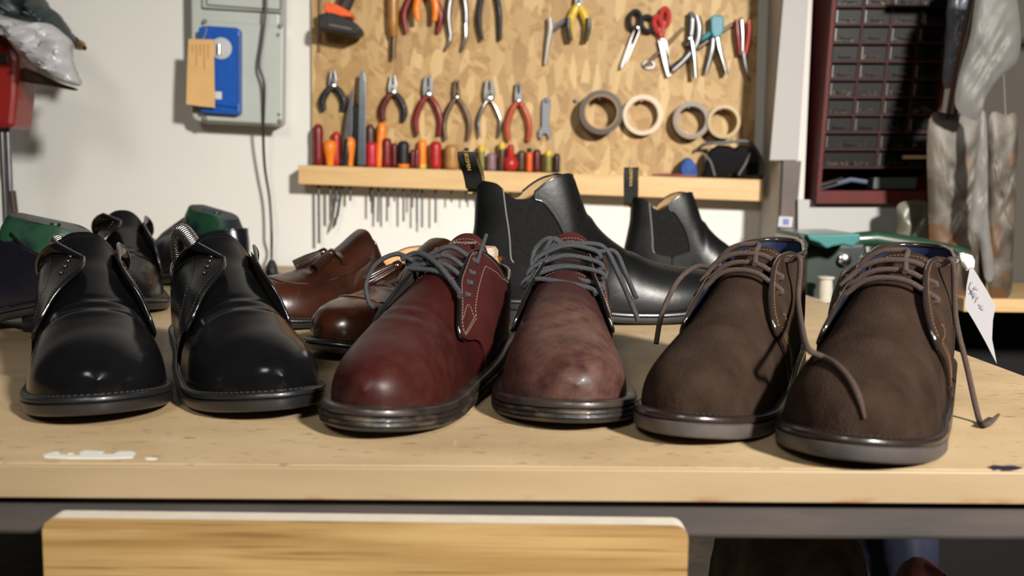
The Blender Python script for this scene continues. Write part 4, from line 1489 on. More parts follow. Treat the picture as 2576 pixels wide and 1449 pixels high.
def osb_mat():
    m = bpy.data.materials.new('osb_board')
    N, L, P = nodes_of(m)
    tc = N.new('ShaderNodeTexCoord')
    cur = None
    cols = [((.42, .262, .098), (.30, .172, .057)), ((.46, .30, .122), (.35, .212, .078)), ((.54, .375, .170), (.30, .175, .060))]
    for k, (rot, st, sc) in enumerate(((.5, (1, 1, 3.4), 26), (-.7, (1, 1, 4.0), 32), (1.5, (1, 1, 3.2), 24))):
        mp = N.new('ShaderNodeMapping'); mp.inputs['Rotation'].default_value = (0, rot, 0); mp.inputs['Scale'].default_value = st
        mp.inputs['Location'].default_value = (k * 3.1, k, k * 1.7)
        m0 = N.new('ShaderNodeMapping'); m0.inputs['Rotation'].default_value = (0, rot, 0)
        L.new(tc.outputs['Object'], m0.inputs[0])
        mp.inputs['Rotation'].default_value = (0, 0, 0)
        L.new(m0.outputs[0], mp.inputs[0])
        vo = N.new('ShaderNodeTexVoronoi'); vo.inputs['Scale'].default_value = sc; vo.feature = 'F1'
        L.new(mp.outputs[0], vo.inputs['Vector'])
        sep = N.new('ShaderNodeSeparateColor'); L.new(vo.outputs['Color'], sep.inputs[0])
        mx = N.new('ShaderNodeMix'); mx.data_type = 'RGBA'
        mx.inputs['A'].default_value = (*cols[k][0], 1); mx.inputs['B'].default_value = (*cols[k][1], 1)
        L.new(sep.outputs[0], mx.inputs['Factor'])
        if cur is None:
            cur = mx.outputs['Result']
        else:
            gt = N.new('ShaderNodeMath'); gt.operation = 'GREATER_THAN'; gt.inputs[1].default_value = .55
            L.new(sep.outputs[1], gt.inputs[0])
            m2 = N.new('ShaderNodeMix'); m2.data_type = 'RGBA'
            L.new(gt.outputs[0], m2.inputs['Factor']); L.new(cur, m2.inputs['A']); L.new(mx.outputs['Result'], m2.inputs['B'])
            cur = m2.outputs['Result']
    nz = N.new('ShaderNodeTexNoise'); nz.inputs['Scale'].default_value = 44; nz.inputs['Detail'].default_value = 3
    L.new(tc.outputs['Object'], nz.inputs['Vector'])
    mr = N.new('ShaderNodeMapRange'); mr.inputs['From Min'].default_value = .64; mr.inputs['From Max'].default_value = .74; mr.inputs['To Max'].default_value = .6
    L.new(nz.outputs['Fac'], mr.inputs['Value'])
    m3 = N.new('ShaderNodeMix'); m3.data_type = 'RGBA'; m3.inputs['B'].default_value = (.22, .115, .035, 1)
    L.new(mr.outputs[0], m3.inputs['Factor']); L.new(cur, m3.inputs['A'])
    L.new(m3.outputs['Result'], P.inputs['Base Color'])
    P.inputs['Roughness'].default_value = .6
    bp = N.new('ShaderNodeBump'); bp.inputs['Strength'].default_value = .2; bp.inputs['Distance'].default_value = .001
    L.new(nz.outputs['Fac'], bp.inputs['Height']); L.new(bp.outputs[0], P.inputs['Normal'])
    return m


def lw(o, x, y, d):
    return W(x, y, d) - o.location


def wthing(name, label, cat, x, y, d=.012, group=None):
    return thing(name, label, cat, W(x, y, d), 0, group)


def plate(mb, o, pts, d0, d1, mi=0):
    """picture-shaped outline standing d0..d1 off the wall"""
    mb.prism([lw(o, x, y, d0) for x, y in pts], (0, -(d1 - d0), 0), mi)


def rod(mb, o, pts, r, d, seg=10, flat=1.0, mi=0, n=6):
    """tube along picture points; r in picture pixels, d off the wall (or list)"""
    dd = d if hasattr(d, '__len__') else [d] * len(pts)
    P = catmull([lw(o, x, y, q) for (x, y), q in zip(pts, dd)], n)
    rr = r if not hasattr(r, '__len__') else list(np.interp(np.linspace(0, 1, len(P)), np.linspace(0, 1, len(r)), r))
    rr = [q * KW for q in rr] if hasattr(rr, '__len__') else rr * KW
    mb.tube(P, rr, seg, mi=mi, flat=flat, flat_axis=(0, 1, 0) if flat != 1.0 else None)


def disc(mb, o, x, y, r, d0, d1, seg=16, mi=0):
    mb.lathe(lw(o, x, y, d0), (0, -1, 0), [(r * KW * .9, 0), (r * KW, .0006), (r * KW, d1 - d0 - .0006), (r * KW * .85, d1 - d0)], seg, mi)


OSB = osb_mat()
bd = thing('osb_board', 'pale chipboard tool panel on the white wall with hanging hand tools', 'tool board', W(1340, 200, 0))
mb = MB()
c4 = [lw(bd, 789, 470, 0), lw(bd, 1890, 470, 0), lw(bd, 1906, -120, 0), lw(bd, 786, -120, 0)]
mb.prism(c4, (0, -.012, 0))
mb.build('panel', OSB, bd, smooth=False)
mb = MB()
rod(mb, bd, [(806, -60), (805, 40), (803, 130)], [4.5, 4.5, 3.5], .016, flat=.6)
mb.build('edge_strip', mat('brown_strip', (.16, .085, .025), .5), bd)

# rack of screwdrivers
PINE = mat('pine', (.50, .315, .125), .5, 0, 0, 9, .04, 60, (.58, .40, .19), .05, stretch=(1, 1, 9), lo=.3, hi=.7, detail=6)
rk = thing('tool_rack', 'pine tool rack with screwdrivers under the chipboard panel', 'tool rack', W(1335, 460, 0))
ry_top = lambda x: 415 + (x - 750) * 37 / 1170.0
ry_bot = lambda x: 463 + (x - 750) * 44 / 1170.0


def rk_rail(d0, d1, x0=750, x1=1920, f0=.06):
    """rail with the same height at depth d0..d1 (heights read on the front face)"""
    P4 = [W(x0, ry_bot(x0), f0), W(x1, ry_bot(x1), f0), W(x1, ry_top(x1), f0), W(x0, ry_top(x0), f0)]
    lo = [Vector((p.x, YW - d0, p.z)) - rk.location for p in P4]
    mb = MB(); mb.prism(lo, (0, -(d1 - d0), 0))
    return mb


rk_rail(.044, .060).build('front_rail', PINE, rk, smooth=False, bevel=.0015)
rk_rail(.0125, .020, 760, 1912).build('back_rail', PINE, rk, smooth=False)
for x0, x1 in ((750, 772), (1900, 1920)):
    rk_rail(.020, .044, x0, x1).build('end_block', PINE, rk, smooth=False)


def plastic(nm, c, r=.3, trans=0.0):
    return mat(nm, c, r + .08, 0, .08, 60, coat=.06, spec=.35, trans=trans)


RED = plastic('red_plastic', (.36, .018, .014)); DRED = plastic('dark_red_plastic', (.16, .012, .012)); ORG = plastic('orange_plastic', (.72, .19, .015))
MAR = plastic('maroon_plastic', (.085, .012, .012)); BLKP = plastic('black_grip', (.012, .012, .013), .45); YEL = plastic('yellow_plastic', (.55, .38, .03))
AMB = plastic('amber_plastic', (.34, .17, .05)); OLV = plastic('olive_plastic', (.20, .17, .04)); LIL = plastic('lilac_plastic', (.20, .12, .13))
BRN = plastic('brown_plastic', (.07, .032, .018)); PINK = plastic('crimson_plastic', (.42, .018, .03)); PURP = plastic('dark_purple_plastic', (.03, .014, .018))
ORED = plastic('orange_red_plastic', (.62, .085, .015)); NAVYP = plastic('navy_plastic', (.018, .020, .030))
CHROME = mat('chrome', (.75, .74, .72), .18, 1.0, .05, 60)
GREYST = mat('grey_steel', (.20, .20, .21), .35, .9, .15, 50)
BRASSY = mat('brown_steel', (.12, .085, .06), .4, .9, .15, 50)

# x, top y, width px, material, description, shaft bottom y, shaft r, style, extra material, lean px, depth
drv = [
    (801, 316, 25, DRED, 'long dark red screwdriver handle leftmost in the rack', 608, 3.6, 'long', None, 0, .032),
    (830, 355, 34, ORG, 'stubby orange pear-shaped handle beside the leftmost red one', 552, 3.6, 'pear', None, 0, .033),
    (846, 334, 20, RED, 'small red handle behind the first orange one', 506, 3, 'long', None, 0, .027),
    (881, 348, 26, ORG, 'orange tapered handle between the dark file and the steel file', 503, 3, 'pear', None, 0, .034),
    (935, 360, 29, PINK, 'crimson round-topped handle right of the steel file', 534, 2.6, 'long', None, 0, .034),
    (932, 316, 22, BRN, 'dark brown handle behind the crimson one', 505, 2.6, 'long', None, 0, .0265),
    (953, 312, 23, ORG, 'tall leaning orange handle behind the red ones', 556, 2.6, 'tilt', None, 9, .0275),
    (973, 350, 25, DRED, 'deep red fluted handle, third red from the steel file', 554, 2.4, 'long', None, 0, .033),
    (992, 362, 14, MAR, 'thin maroon handle left of the black one', 505, 2.2, 'long', None, 0, .032),
    (1015, 357, 29, BLKP, 'thick black handle with a yellow collar', 554, 2.6, 'long', ORG, 0, .033),
    (1038, 378, 14, MAR, 'short thin maroon handle left of the yellow-orange one', 520, 2, 'long', None, 0, .031),
    (1049, 374, 16, DRED, 'short dark red handle touching the yellow-orange one', 557, 2.4, 'long', None, 0, .034),
    (1062, 353, 22, ORG, 'yellow-orange glossy handle in the middle of the rack', 569, 2.4, 'long', YEL, 0, .0275),
    (1096, 358, 30, RED, 'thick bright red handle right of the yellow-orange one', 557, 2.6, 'long', None, 0, .033),
    (1136, 366, 35, AMB, 'thick amber translucent handle', 507, 2.2, 'long', None, 0, .033),
    (1173, 382, 17, ORED, 'small orange handle with a black cap, above the boot loop', 507, 2, 'cap', BLKP, 0, .033),
    (1193, 383, 20, NAVYP, 'short navy handle right of the black-capped orange one', 505, 2, 'long', None, 0, .033),
    (1211, 377, 17, OLV, 'olive handle with a yellowish top', 507, 2, 'cap2', YEL, 0, .031),
    (1236, 386, 25, LIL, 'short lilac-grey handle', 506, 2, 'long', None, 0, .033),
    (1262, 371, 17, BRN, 'brown handle with a yellow top', 506, 2, 'cap2', YEL, 0, .031),
    (1284, 366, 40, RED, 'red bottle-shaped handle with a round bulb', 505, 2.4, 'bulb', None, 0, .034),
    (1311, 380, 20, BRN, 'plain brown handle right of the red bulb', 505, 2, 'long', None, 0, .031),
    (1331, 384, 17, ORED, 'orange handle with a black top, right part of the rack', 505, 2, 'cap', BLKP, 0, .034),
    (1350, 378, 21, MAR, 'maroon handle beside the black-topped orange one', 505, 2, 'long', None, 0, .033),
    (1379, 389, 18, OLV, 'short olive handle, second from the right end', 505, 2, 'cap2', YEL, 0, .033),
    (1400, 388, 17, PURP, 'dark purple handle at the right end of the handles', 505, 2, 'long', None, 0, .033)]
for (x, yt, wpx, m, desc, yb, sr, style, m2, lean, d) in drv:
    ybase = ry_top(x) - 1
    o = thing('screwdriver', desc + (' in the pine rack' if len(desc.split()) < 9 else ''), 'screwdriver', W(x, ybase, d), 0, 'screwdrivers in the pine rack')
    h = (ybase - yt) * KW; r = wpx / 2 * KW
    ax = Vector((lean * KW, 0, h)).normalized()
    mb = MB()
    if style in ('long', 'cap', 'cap2', 'tilt'):
        prof = [(r * .72, 0), (r * .95, h * .06), (r, h * .18), (r * .93, h * .5), (r, h * .80), (r * .92, h * .92), (r * .55, h)]
    elif style == 'pear':
        prof = [(r * .55, 0), (r * .62, h * .2), (r * .85, h * .5), (r, h * .72), (r * .92, h * .9), (r * .5, h)]
    else:
        prof = [(r * .5, 0), (r * .9, h * .1), (r, h * .28), (r * .85, h * .45), (r * .45, h * .58), (r * .42, h * .92), (r * .3, h)]
    mb.lathe((0, 0, 0), ax, prof, 16)
    hd = mb.build('handle', m, o, angle=50)
    if m2 is not None:
        mb = MB()
        if style == 'long':
            mb.lathe((0, 0, 0), ax, [(r * .8, -.001), (r * 1.03, .002), (r * 1.03, h * .13), (r * .9, h * .15)], 16)
        else:
            q = r * .62 if style == 'cap' else r * .97
            mb.lathe(ax * h * .9, ax, [(q, 0), (q, h * .12), (q * 1.25 if style == 'cap' else q, h * .17), (q * 1.2 if style == 'cap' else q * .9, h * .26), (q * .6, h * .29)], 14)
        mb.build('cap', m2, o, angle=50)
    mb = MB()
    mb.tube([(0, 0, .001), (lean * -.3 * KW, 0, -(yb - ybase) * KW)], sr * KW, 8)
    mb.build('shaft', DKSTEEL, o)
# files standing in the rack
o = wthing('file', 'dark leaning file left of the tall steel one in the rack', 'file', 872, 412, .036, 'files in the rack')
mb = MB(); plate(mb, o, [(858, 412), (879, 412), (887, 330), (889, 222), (883, 232), (872, 290), (862, 360)], .034, .038); mb.build('blade', DKSTEEL, o, smooth=False, bevel=.001)
mb = MB(); rod(mb, o, [(869, 414), (872, 385), (876, 350)], [8, 11, 9], .036); mb.build('handle', BLKP, o)
mb = MB(); rod(mb, o, [(869, 414), (848, 545)], 4, .034); mb.build('tang', DKSTEEL, o)
mb = MB(); plate(mb, o, [(843, 545), (851, 545), (846, 566), (836, 578), (838, 562)], .032, .0345); mb.build('tip', CHROME, o, smooth=False)
o = wthing('file', 'tall bluish steel file with rounded tip in the rack', 'file', 912, 414, .040, 'files in the rack')
mb = MB(); plate(mb, o, [(900, 416), (920, 416), (921, 260), (921, 205), (918, 186), (913, 177), (907, 183), (904, 205), (902, 300)], .038, .0425); mb.build('blade', mat('blue_steel', (.16, .18, .20), .3, .9, .1, 60), o, smooth=False, bevel=.001)
o = wthing('file', 'black-handled flat tool behind the tall steel file', 'file', 897, 412, .026, 'files in the rack')
mb = MB(); rod(mb, o, [(898, 414), (897, 340), (897, 275), (898, 262)], [9, 12, 11, 5], .026, flat=.6); mb.build('handle', BLKP, o)


def hook(o, x, y, d=.026):
    mb = MB(); rod(mb, o, [(x, y), (x, y - 1)], 2.2, [.012, d]); rod(mb, o, [(x, y), (x, y - 6)], 2.0, d, n=3)
    mb.build('hook', CHROME, o)


def pliers(label, cx, yt, yp, yb, spread, jw, mL, mR, jm, hr=7, name='pliers', tip=4, d=.024, tilt=0, grp='pliers hanging on the tool panel', bow=1.0, jaw_gap=2):
    o = wthing(name, label, 'pliers', cx, yp, d, grp)
    h = yb - yp
    for s, m in ((-1, mL), (1, mR)):
        mb = MB()
        rod(mb, o, [(cx + s * 3, yp + 2), (cx + s * spread * .55, yp + h * .22), (cx + s * spread * .92 * bow, yp + h * .5), (cx + s * spread, yp + h * .72), (cx + s * spread * .86 + tilt, yb)],
            [hr * .8, hr, hr, hr * .95, hr * .7], d - s * .0015, flat=.8)
        mb.build('handle', m, o)
        mb = MB()
        plate(mb, o, [(cx - s * jw * .35, yp + 6), (cx + s * jw * .55, yp + 4), (cx + s * jw * .62, yp - (yp - yt) * .35), (cx + s * (tip + jaw_gap), yt + 1), (cx + s * jaw_gap, yt), (cx + s * jaw_gap, yp - (yp - yt) * .45), (cx - s * jw * .3, yp - (yp - yt) * .25)], d - .004, d + .004)
        mb.build('jaw', jm, o, smooth=False, bevel=.0012)
    mb = MB(); disc(mb, o, cx, yp, jw * .32, d + .002, d + .0065); mb.build('pivot', CHROME, o, angle=50)
    return o


pliers('black-handled side cutters, leftmost of the pliers row', 838, 176, 216, 278, 27, 18, BLKP, BLKP, GREYST, 9)
pliers('maroon and black handled pliers right of the steel file', 989, 188, 232, 305, 28, 19, MAR, BLKP, CHROME, 9)
pliers('dark red handled pliers with a square jaw, centre left of the row', 1077, 192, 238, 340, 31, 22, DRED, DRED, GREYST, 8, tip=8)
pliers('slim brown-handled pliers left of the chrome ones', 1149, 200, 245, 352, 32, 15, BRASSY, mat('bronze_grip', (.10, .060, .022), .4), BRASSY, 6.5)
pliers('bare chrome pliers in the middle of the row', 1231, 200, 248, 345, 27, 24, CHROME, CHROME, CHROME, 4.5, tip=7, bow=1.05)
pliers('orange-red handled pliers left of the spanner', 1304, 208, 254, 355, 28, 16, plastic('terracotta_grip', (.33, .055, .020)), plastic('terracotta_grip', (.33, .055, .020)), GREYST, 8)
# upper row, cut by the picture's top edge
pliers('nippers with red outer handles at the picture top', 1062, -70, -40, 82, 46, 20, DRED, DRED, GREYST, 8)
pliers('pliers with orange handles inside the red-handled nippers', 1072, -62, -38, 52, 24, 18, ORG, ORG, GREYST, 9, d=.042)
o = pliers('long grey-handled pincers with silver tips at the picture top', 1150, -90, -60, 92, 22, 16, GREYST, GREYST, GREYST, 7.5, tilt=2)
mb = MB(); rod(mb, o, [(1133, 82), (1131, 105), (1122, 124)], [5.5, 5, 4], .024); mb.build('handle_tip', CHROME, o)
mb = MB(); rod(mb, o, [(1171, 60), (1171, 95), (1163, 126)], [6.5, 6, 4], .024); mb.build('handle_tip', CHROME, o)
pliers('black-handled pincers at the picture top', 1231, -90, -60, 101, 26, 16, BLKP, BLKP, GREYST, 7, tilt=4)
o = pliers('yellow and black handled combination pliers', 1455, -22, 12, 104, 22, 16, YEL, YEL, CHROME, 10, d=.026, bow=1.1)
for s in (-1, 1):
    mb = MB(); rod(mb, o, [(1455 + s * 25, 45), (1455 + s * 25, 72), (1455 + s * 19, 102)], [6, 7, 6], .0335, flat=.5); mb.build('black_inlay', BLKP, o)
# awl with amber handle
o = wthing('awl', 'amber-handled awl hanging point down at the picture top', 'awl', 990, 60, .03)
mb = MB(); rod(mb, o, [(988, -60), (989, 0), (989, 60), (991, 92)], [13, 14, 13, 9], .03, seg=14); mb.build('handle', plastic('amber_grip', (.32, .15, .03), .25), o)
mb = MB(); rod(mb, o, [(991, 90), (990, 120), (990, 147)], [6, 5.5, 5], .03); mb.build('blade', BRASSY, o)
# spanner
o = wthing('spanner', 'grey open-ended spanner on a nail beside the tape rolls', 'spanner', 1372, 290, .018)
mb = MB()
plate(mb, o, [(1363, 262), (1364, 252), (1370, 246), (1378, 246), (1385, 252), (1386, 262), (1380, 318), (1386, 328), (1385, 346), (1379, 352), (1377, 340), (1370, 336), (1364, 340), (1361, 352), (1354, 346), (1354, 330), (1362, 318)], .016, .021)
mb.build('spanner_body', mat('spanner_grey', (.13, .14, .155), .45, .5), o, smooth=False, bevel=.001)
mb = MB(); disc(mb, o, 1377, 252, 6, .021, .026); mb.build('nail_head', CHROME, o)


def ring_roll(label, x, y, ro, ri, m, m_in, wide, d0=.013):
    o = wthing('tape_roll', label, 'tape', x, y, d0, 'tape rolls on the tool panel')
    mb = MB()
    A = lambda r, h: (r * KW, h)
    mb2 = MB()
    n = 40
    def ringp(prof, mi):
        vs = []; fs = []
        for r, h in prof:
            for k in range(n):
                an = 2 * PI * k / n
                vs.append((math.cos(an) * r * KW, -h, math.sin(an) * r * KW))
        P_ = len(prof)
        for i in range(P_):
            j = (i + 1) % P_
            for k in range(n):
                l = (k + 1) % n
                fs.append((i * n + k, i * n + l, j * n + l, j * n + k))
        return vs, fs
    mb.add(*ringp([(ri + 3, .001), (ro, .001), (ro, wide), (ri + 3, wide)], 0))
    mb.build('tape', m, o, angle=40)
    mb.v = []; mb.f = []; mb.m = []
    mb.add(*ringp([(ri, .0), (ri + 3, .0), (ri + 3, wide + .0005), (ri, wide + .0005)], 0))
    mb.build('core', m_in, o, angle=40)
    mb = MB(); rod(mb, o, [(x, y - ri + 2), (x, y - ri - 1)], 2.2, [.0125, wide + .014], n=4); mb.build('peg', CHROME, o)


ring_roll('large dark brown tape roll, leftmost of the four', 1508, 286, 53, 38, mat('brown_tape', (.055, .034, .020), .3, coat=.4), mat('card_core', (.30, .19, .10), .7), .040)
ring_roll('cream tape roll beside the brown one', 1614, 291, 49, 36, mat('cream_tape', (.50, .42, .29), .4, coat=.2), mat('printed_core', (.42, .16, .05), .6, 0, 0, 40, 0, None, (.5, .42, .34)), .022)
ring_roll('narrow greyish brown tape roll, third of the four', 1733, 305, 45, 34, mat('dun_tape', (.15, .10, .055), .4, coat=.2), mat('grey_core', (.26, .25, .24), .6), .030)
ring_roll('translucent yellowish tape roll, rightmost of the four', 1812, 309, 40, 32, mat('amber_tape', (.33, .23, .09), .3, coat=.4), mat('pale_core', (.44, .33, .16), .6), .034)


def scissors(label, loops, lm, blades, bm, piv, d=.024, lr=6, grp='scissors on the tool panel', name='scissors'):
    o = wthing(name, label, 'scissors', piv[0], piv[1], d, grp)
    for (x, y, rx, ry, an) in loops:
        pts = []
        for t in np.linspace(0, 2 * PI, 17)[:-1]:
            a, b = rx * math.cos(t), ry * math.sin(t)
            pts.append((x + a * math.cos(an) - b * math.sin(an), y + a * math.sin(an) + b * math.cos(an)))
        mb = MB(); P_ = [lw(o, px, py, d) for px, py in pts]
        mb.tube(catmull(P_, 3, closed=True), lr * KW, 8, closed=True)
        # stem to the pivot
        dx, dy = piv[0] - x, piv[1] - y; q = math.hypot(dx, dy)
        k = min(rx, ry) / q
        rod(mb, o, [(x + dx * k, y + dy * k), (x + dx * .75, y + dy * .75), piv], [lr, lr * .9, lr * .7], d)
        mb.build('handle', lm, o)
    for pts in blades:
        mb = MB(); plate(mb, o, pts, d - .0015, d + .0015); mb.build('blade', bm, o, smooth=False, bevel=.0006)
    mb = MB(); disc(mb, o, piv[0], piv[1], 5, d + .001, d + .005); mb.build('pivot', CHROME, o, angle=50)
    return o


scissors('black-handled scissors with bright blades pointing down left', [(1597, 50, 14, 22, .15), (1630, 60, 16, 19, -.4)], BLKP,
         [[(1604, 55), (1616, 60), (1590, 120), (1570, 168), (1559, 175), (1562, 160), (1584, 100)], [(1600, 62), (1610, 80), (1582, 150), (1566, 174), (1572, 150)]], CHROME, (1604, 70))
scissors('red-handled snips with steel blades', [(1672, 44, 10, 22, .05), (1655, 62, 9, 20, -.25)], plastic('red_snip_grip', (.40, .035, .03)),
         [[(1655, 100), (1672, 98), (1684, 150), (1688, 190), (1678, 194), (1668, 160)], [(1668, 104), (1677, 104), (1688, 185), (1682, 192)]], CHROME, (1664, 100), lr=7)
o = wthing('locking_pliers', 'grey steel locking pliers hanging between the red and teal tools', 'pliers', 1742, 90, .026)
mb = MB(); rod(mb, o, [(1735, 30), (1741, 50), (1738, 90), (1730, 115)], [5, 11, 9, 6], .026, flat=.7); mb.build('body', GREYST, o)
mb = MB(); rod(mb, o, [(1752, 40), (1758, 70), (1752, 110), (1722, 150), (1692, 178)], [8, 11, 9, 8, 7], .030, flat=.7); mb.build('handle', GREYST, o)
mb = MB(); rod(mb, o, [(1738, 95), (1745, 140), (1749, 196)], [6, 7, 6], .034, flat=.7); mb.build('handle', CHROME, o)
mb = MB(); disc(mb, o, 1736, 98, 7, .034, .040); mb.build('rivet', CHROME, o, angle=50)
o = wthing('tongs', 'long thin dark tongs crossing behind the other cutters', 'tongs', 1740, 100, .016)
mb = MB(); rod(mb, o, [(1620, 168), (1680, 110), (1720, 70)], [5, 5, 4], .0165); rod(mb, o, [(1690, 170), (1760, 118), (1830, 70), (1868, 46)], [6, 6, 5, 4], .0165)
mb.build('arm', BRASSY, o)
mb = MB()
P_ = [lw(o, 1632 + 14 * math.cos(t), 163 + 9 * math.sin(t), .0165) for t in np.linspace(0, 2 * PI, 15)[:-1]]
mb.tube(P_, 3 * KW, 6, closed=True); mb.build('finger_ring', GREYST, o)
TEAL = plastic('teal_plastic', (.02, .19, .25), .35)
o = wthing('crimping_pliers', 'teal-handled crimping pliers hanging head down', 'pliers', 1800, 80, .028)
mb = MB(); plate(mb, o, [(1783, 48), (1790, 41), (1812, 41), (1818, 50), (1817, 82), (1806, 98), (1790, 98), (1784, 82)], .020, .036); mb.build('grip', TEAL, o, smooth=False, bevel=.003)
mb = MB(); rod(mb, o, [(1786, 84), (1772, 94), (1757, 102)], [7, 7, 6], .026); mb.build('grip', TEAL, o)
mb = MB(); rod(mb, o, [(1794, 96), (1790, 130), (1776, 184)], [8, 8, 5], .026, flat=.7); mb.build('arm', GREYST, o)
mb = MB(); rod(mb, o, [(1804, 96), (1810, 130), (1822, 170), (1826, 188)], [8, 9, 7, 6], .029, flat=.7); mb.build('arm', CHROME, o)
o = wthing('folding_pliers', 'red-handled folding pliers, rightmost on the tool panel', 'pliers', 1868, 100, .026)
mb = MB(); rod(mb, o, [(1853, 50), (1856, 90), (1862, 138)], [6, 8, 6], .026, flat=.8); mb.build('handle', DRED, o)
mb = MB(); rod(mb, o, [(1884, 50), (1884, 90), (1874, 138)], [5, 6, 5], .026, flat=.8); mb.build('handle', RED, o)
mb = MB(); rod(mb, o, [(1866, 52), (1868, 90), (1868, 130)], [5, 5, 4], .031, flat=.7); mb.build('spring_bar', CHROME, o)
mb = MB(); rod(mb, o, [(1869, 130), (1875, 165), (1884, 198)], [7, 5, 3], .026, flat=.7); mb.build('jaw', GREYST, o)
o = wthing('snips', 'old grey spring snips left of the yellow-handled pliers', 'snips', 1388, 90, .022)
mb = MB(); rod(mb, o, [(1382, 45), (1384, 70), (1378, 110), (1371, 162)], [7, 9, 7, 4], .022, flat=.6); mb.build('blade', mat('dull_grey_steel', (.30, .27, .23), .5, .6), o)
mb = MB()
P_ = [lw(o, 1404 + 22 * math.cos(t) * .9 - 8 * math.sin(t) * .6, 64 - 13 * math.cos(t) + 8 * math.sin(t), .022) for t in np.linspace(0, 2 * PI, 17)[:-1]]
mb.tube(catmull(P_, 3, closed=True), 3.5 * KW, 7, closed=True); mb.build('finger_ring', GREYST, o)
# cordless drill, hanging, its grip running up out of the picture
o = wthing('cordless_drill', 'cordless drill with a black and orange battery at the picture top', 'drill', 862, 60, .06)
mb = MB(); plate(mb, o, [(814, 58), (820, 46), (850, 44), (890, 58), (915, 76), (918, 88), (906, 100), (868, 93), (818, 84), (812, 78)], .030, .085)
mb.build('battery', plastic('battery_black', (.020, .018, .018), .5), o, smooth=False, bevel=.004)
mb = MB(); plate(mb, o, [(826, 22), (834, 18), (858, 22), (895, 42), (893, 54), (868, 52), (828, 42)], .033, .082)
mb.build('battery_clip', plastic('drill_orange', (.72, .10, .015), .4), o, smooth=False, bevel=.003)
mb = MB(); rod(mb, o, [(862, 24), (874, 0), (888, -40), (895, -70)], [17, 16, 17, 22], .058, seg=14, flat=.9); mb.build('grip', plastic('drill_grip', (.035, .022, .024), .6), o)
mb = MB(); rod(mb, o, [(830, -85), (890, -90), (960, -92)], [24, 26, 16], .058, seg=16); mb.build('motor_housing', plastic('drill_orange', (.72, .10, .015), .4), o)
mb = MB(); rod(mb, o, [(828, 62), (860, 68), (884, 73)], [1.6, 1.6, 1.6], .0858, flat=.3); mb.build('lettering_strip', mat('grey_print', (.16, .15, .15), .6), o)
# goggles, cloth on the rack's right end
o = wthing('goggles', 'black safety goggles with grey strap on the right end of the rack', 'goggles', 1830, 420, .05)
zt = ry_top(1830)
mb = MB()
plate(mb, o, [(1762, zt - 3), (1768, 400), (1776, 378), (1800, 366), (1830, 368), (1838, 376), (1850, 366), (1882, 370), (1898, 388), (1902, 420), (1898, zt - 3), (1852, zt - 3), (1838, 430), (1824, zt - 3)], .022, .058)
mb.build('lens', mat('black_lens', (.006, .006, .007), .12, coat=.6), o, smooth=False, bevel=.005)
mb = MB(); rod(mb, o, [(1754, 376), (1776, 362), (1830, 358), (1880, 356), (1905, 380), (1918, 412), (1916, 440)], [3.5, 4, 4, 4, 4, 4, 4], [.03, .05, .058, .055, .04, .03, .03])
rod(mb, o, [(1766, 385), (1786, 405), (1798, 442)], 3, .0605); rod(mb, o, [(1886, 385), (1876, 410), (1858, 440)], 3, .0605)
mb.build('strap', mat('grey_rubber', (.10, .10, .10), .6), o)
o = wthing('cloth', 'small crumpled blue cloth left of the goggles on the rack', 'cloth', 1726, 425, .04)
mb = MB()
zt = ry_top(1726)
plate(mb, o, [(1708, zt), (1706, 420), (1714, 404), (1724, 396), (1732, 400), (1744, 414), (1750, zt)], .025, .055)
mb.build('blue_cloth', mat('blue_cloth', (.02, .07, .26), .8, 0, .3, 60, .4), o, angle=20, bevel=.004)
o = wthing('paintbrush', 'flat red-handled brush lying on the rack left of the goggles', 'brush', 1700, 441, .05)
mb = MB(); rod(mb, o, [(1640, ry_top(1640) - 3), (1700, ry_top(1700) - 4), (1752, ry_top(1752) - 4)], [2, 4, 4], .052); mb.build('handle', DRED, o)
# screw in the board
o = wthing('nail', 'bright nail head left of the brown tape roll', 'nail', 1450, 252, .012)
mb = MB(); disc(mb, o, 1450, 252, 5, .012, .022); mb.build('head', CHROME, o)

# ------------------------------------------------------------------ electrical box
BOXG = mat('grey_enclosure', (.40, .43, .40), .45, 0, .03, 20)
BOXD = mat('grey_seal', (.16, .17, .16), .6)
o = thing('electrical_box', 'grey wall enclosure with a blue socket panel and a black cable across it', 'electrical box', W(614, 150, 0))
mb = MB()
plate(mb, o, [(508, 296), (514, 306), (530, 312), (710, 320), (720, 312), (722, 60), (722, -90), (505, -96), (506, 60)], .0, .062)
mb.build('enclosure', BOXG, o, smooth=False, bevel=.004)
mb = MB(); plate(mb, o, [(520, 304), (712, 314), (715, 72), (715, 66), (512, 52), (512, 60)], .062, .070); mb.build('lower_cover', BOXG, o, smooth=False, bevel=.003)
mb = MB(); plate(mb, o, [(512, 22), (712, 34), (712, -90), (512, -94)], .062, .072); mb.build('upper_cover', BOXG, o, smooth=False, bevel=.003)
mb = MB(); rod(mb, o, [(520, 12), (612, 19), (706, 25)], 2.2, .0725); rod(mb, o, [(706, 25), (707, -40), (707, -85)], 2.2, .0725); rod(mb, o, [(520, 12), (520, -40), (520, -85)], 2.2, .0725)
mb.build('window_frame', BOXD, o)
for x, y in ((516, 54), (705, 66), (516, 298), (704, 305), (700, 88), (702, 288)):
    mb = MB(); disc(mb, o, x, y, 6 if x in (516, 705, 704) else 4, .070, .0725); mb.build('cover_screw', BOXD, o, angle=50)
BLUE = plastic('blue_panel', (.006, .075, .36), .3)
mb = MB()
plate(mb, o, [(506, 72), (528, 68), (603, 73), (610, 80), (610, 286), (604, 291), (516, 285), (510, 276)], .070, .088)
mb.build('blue_socket_panel', BLUE, o, smooth=False, bevel=.003)
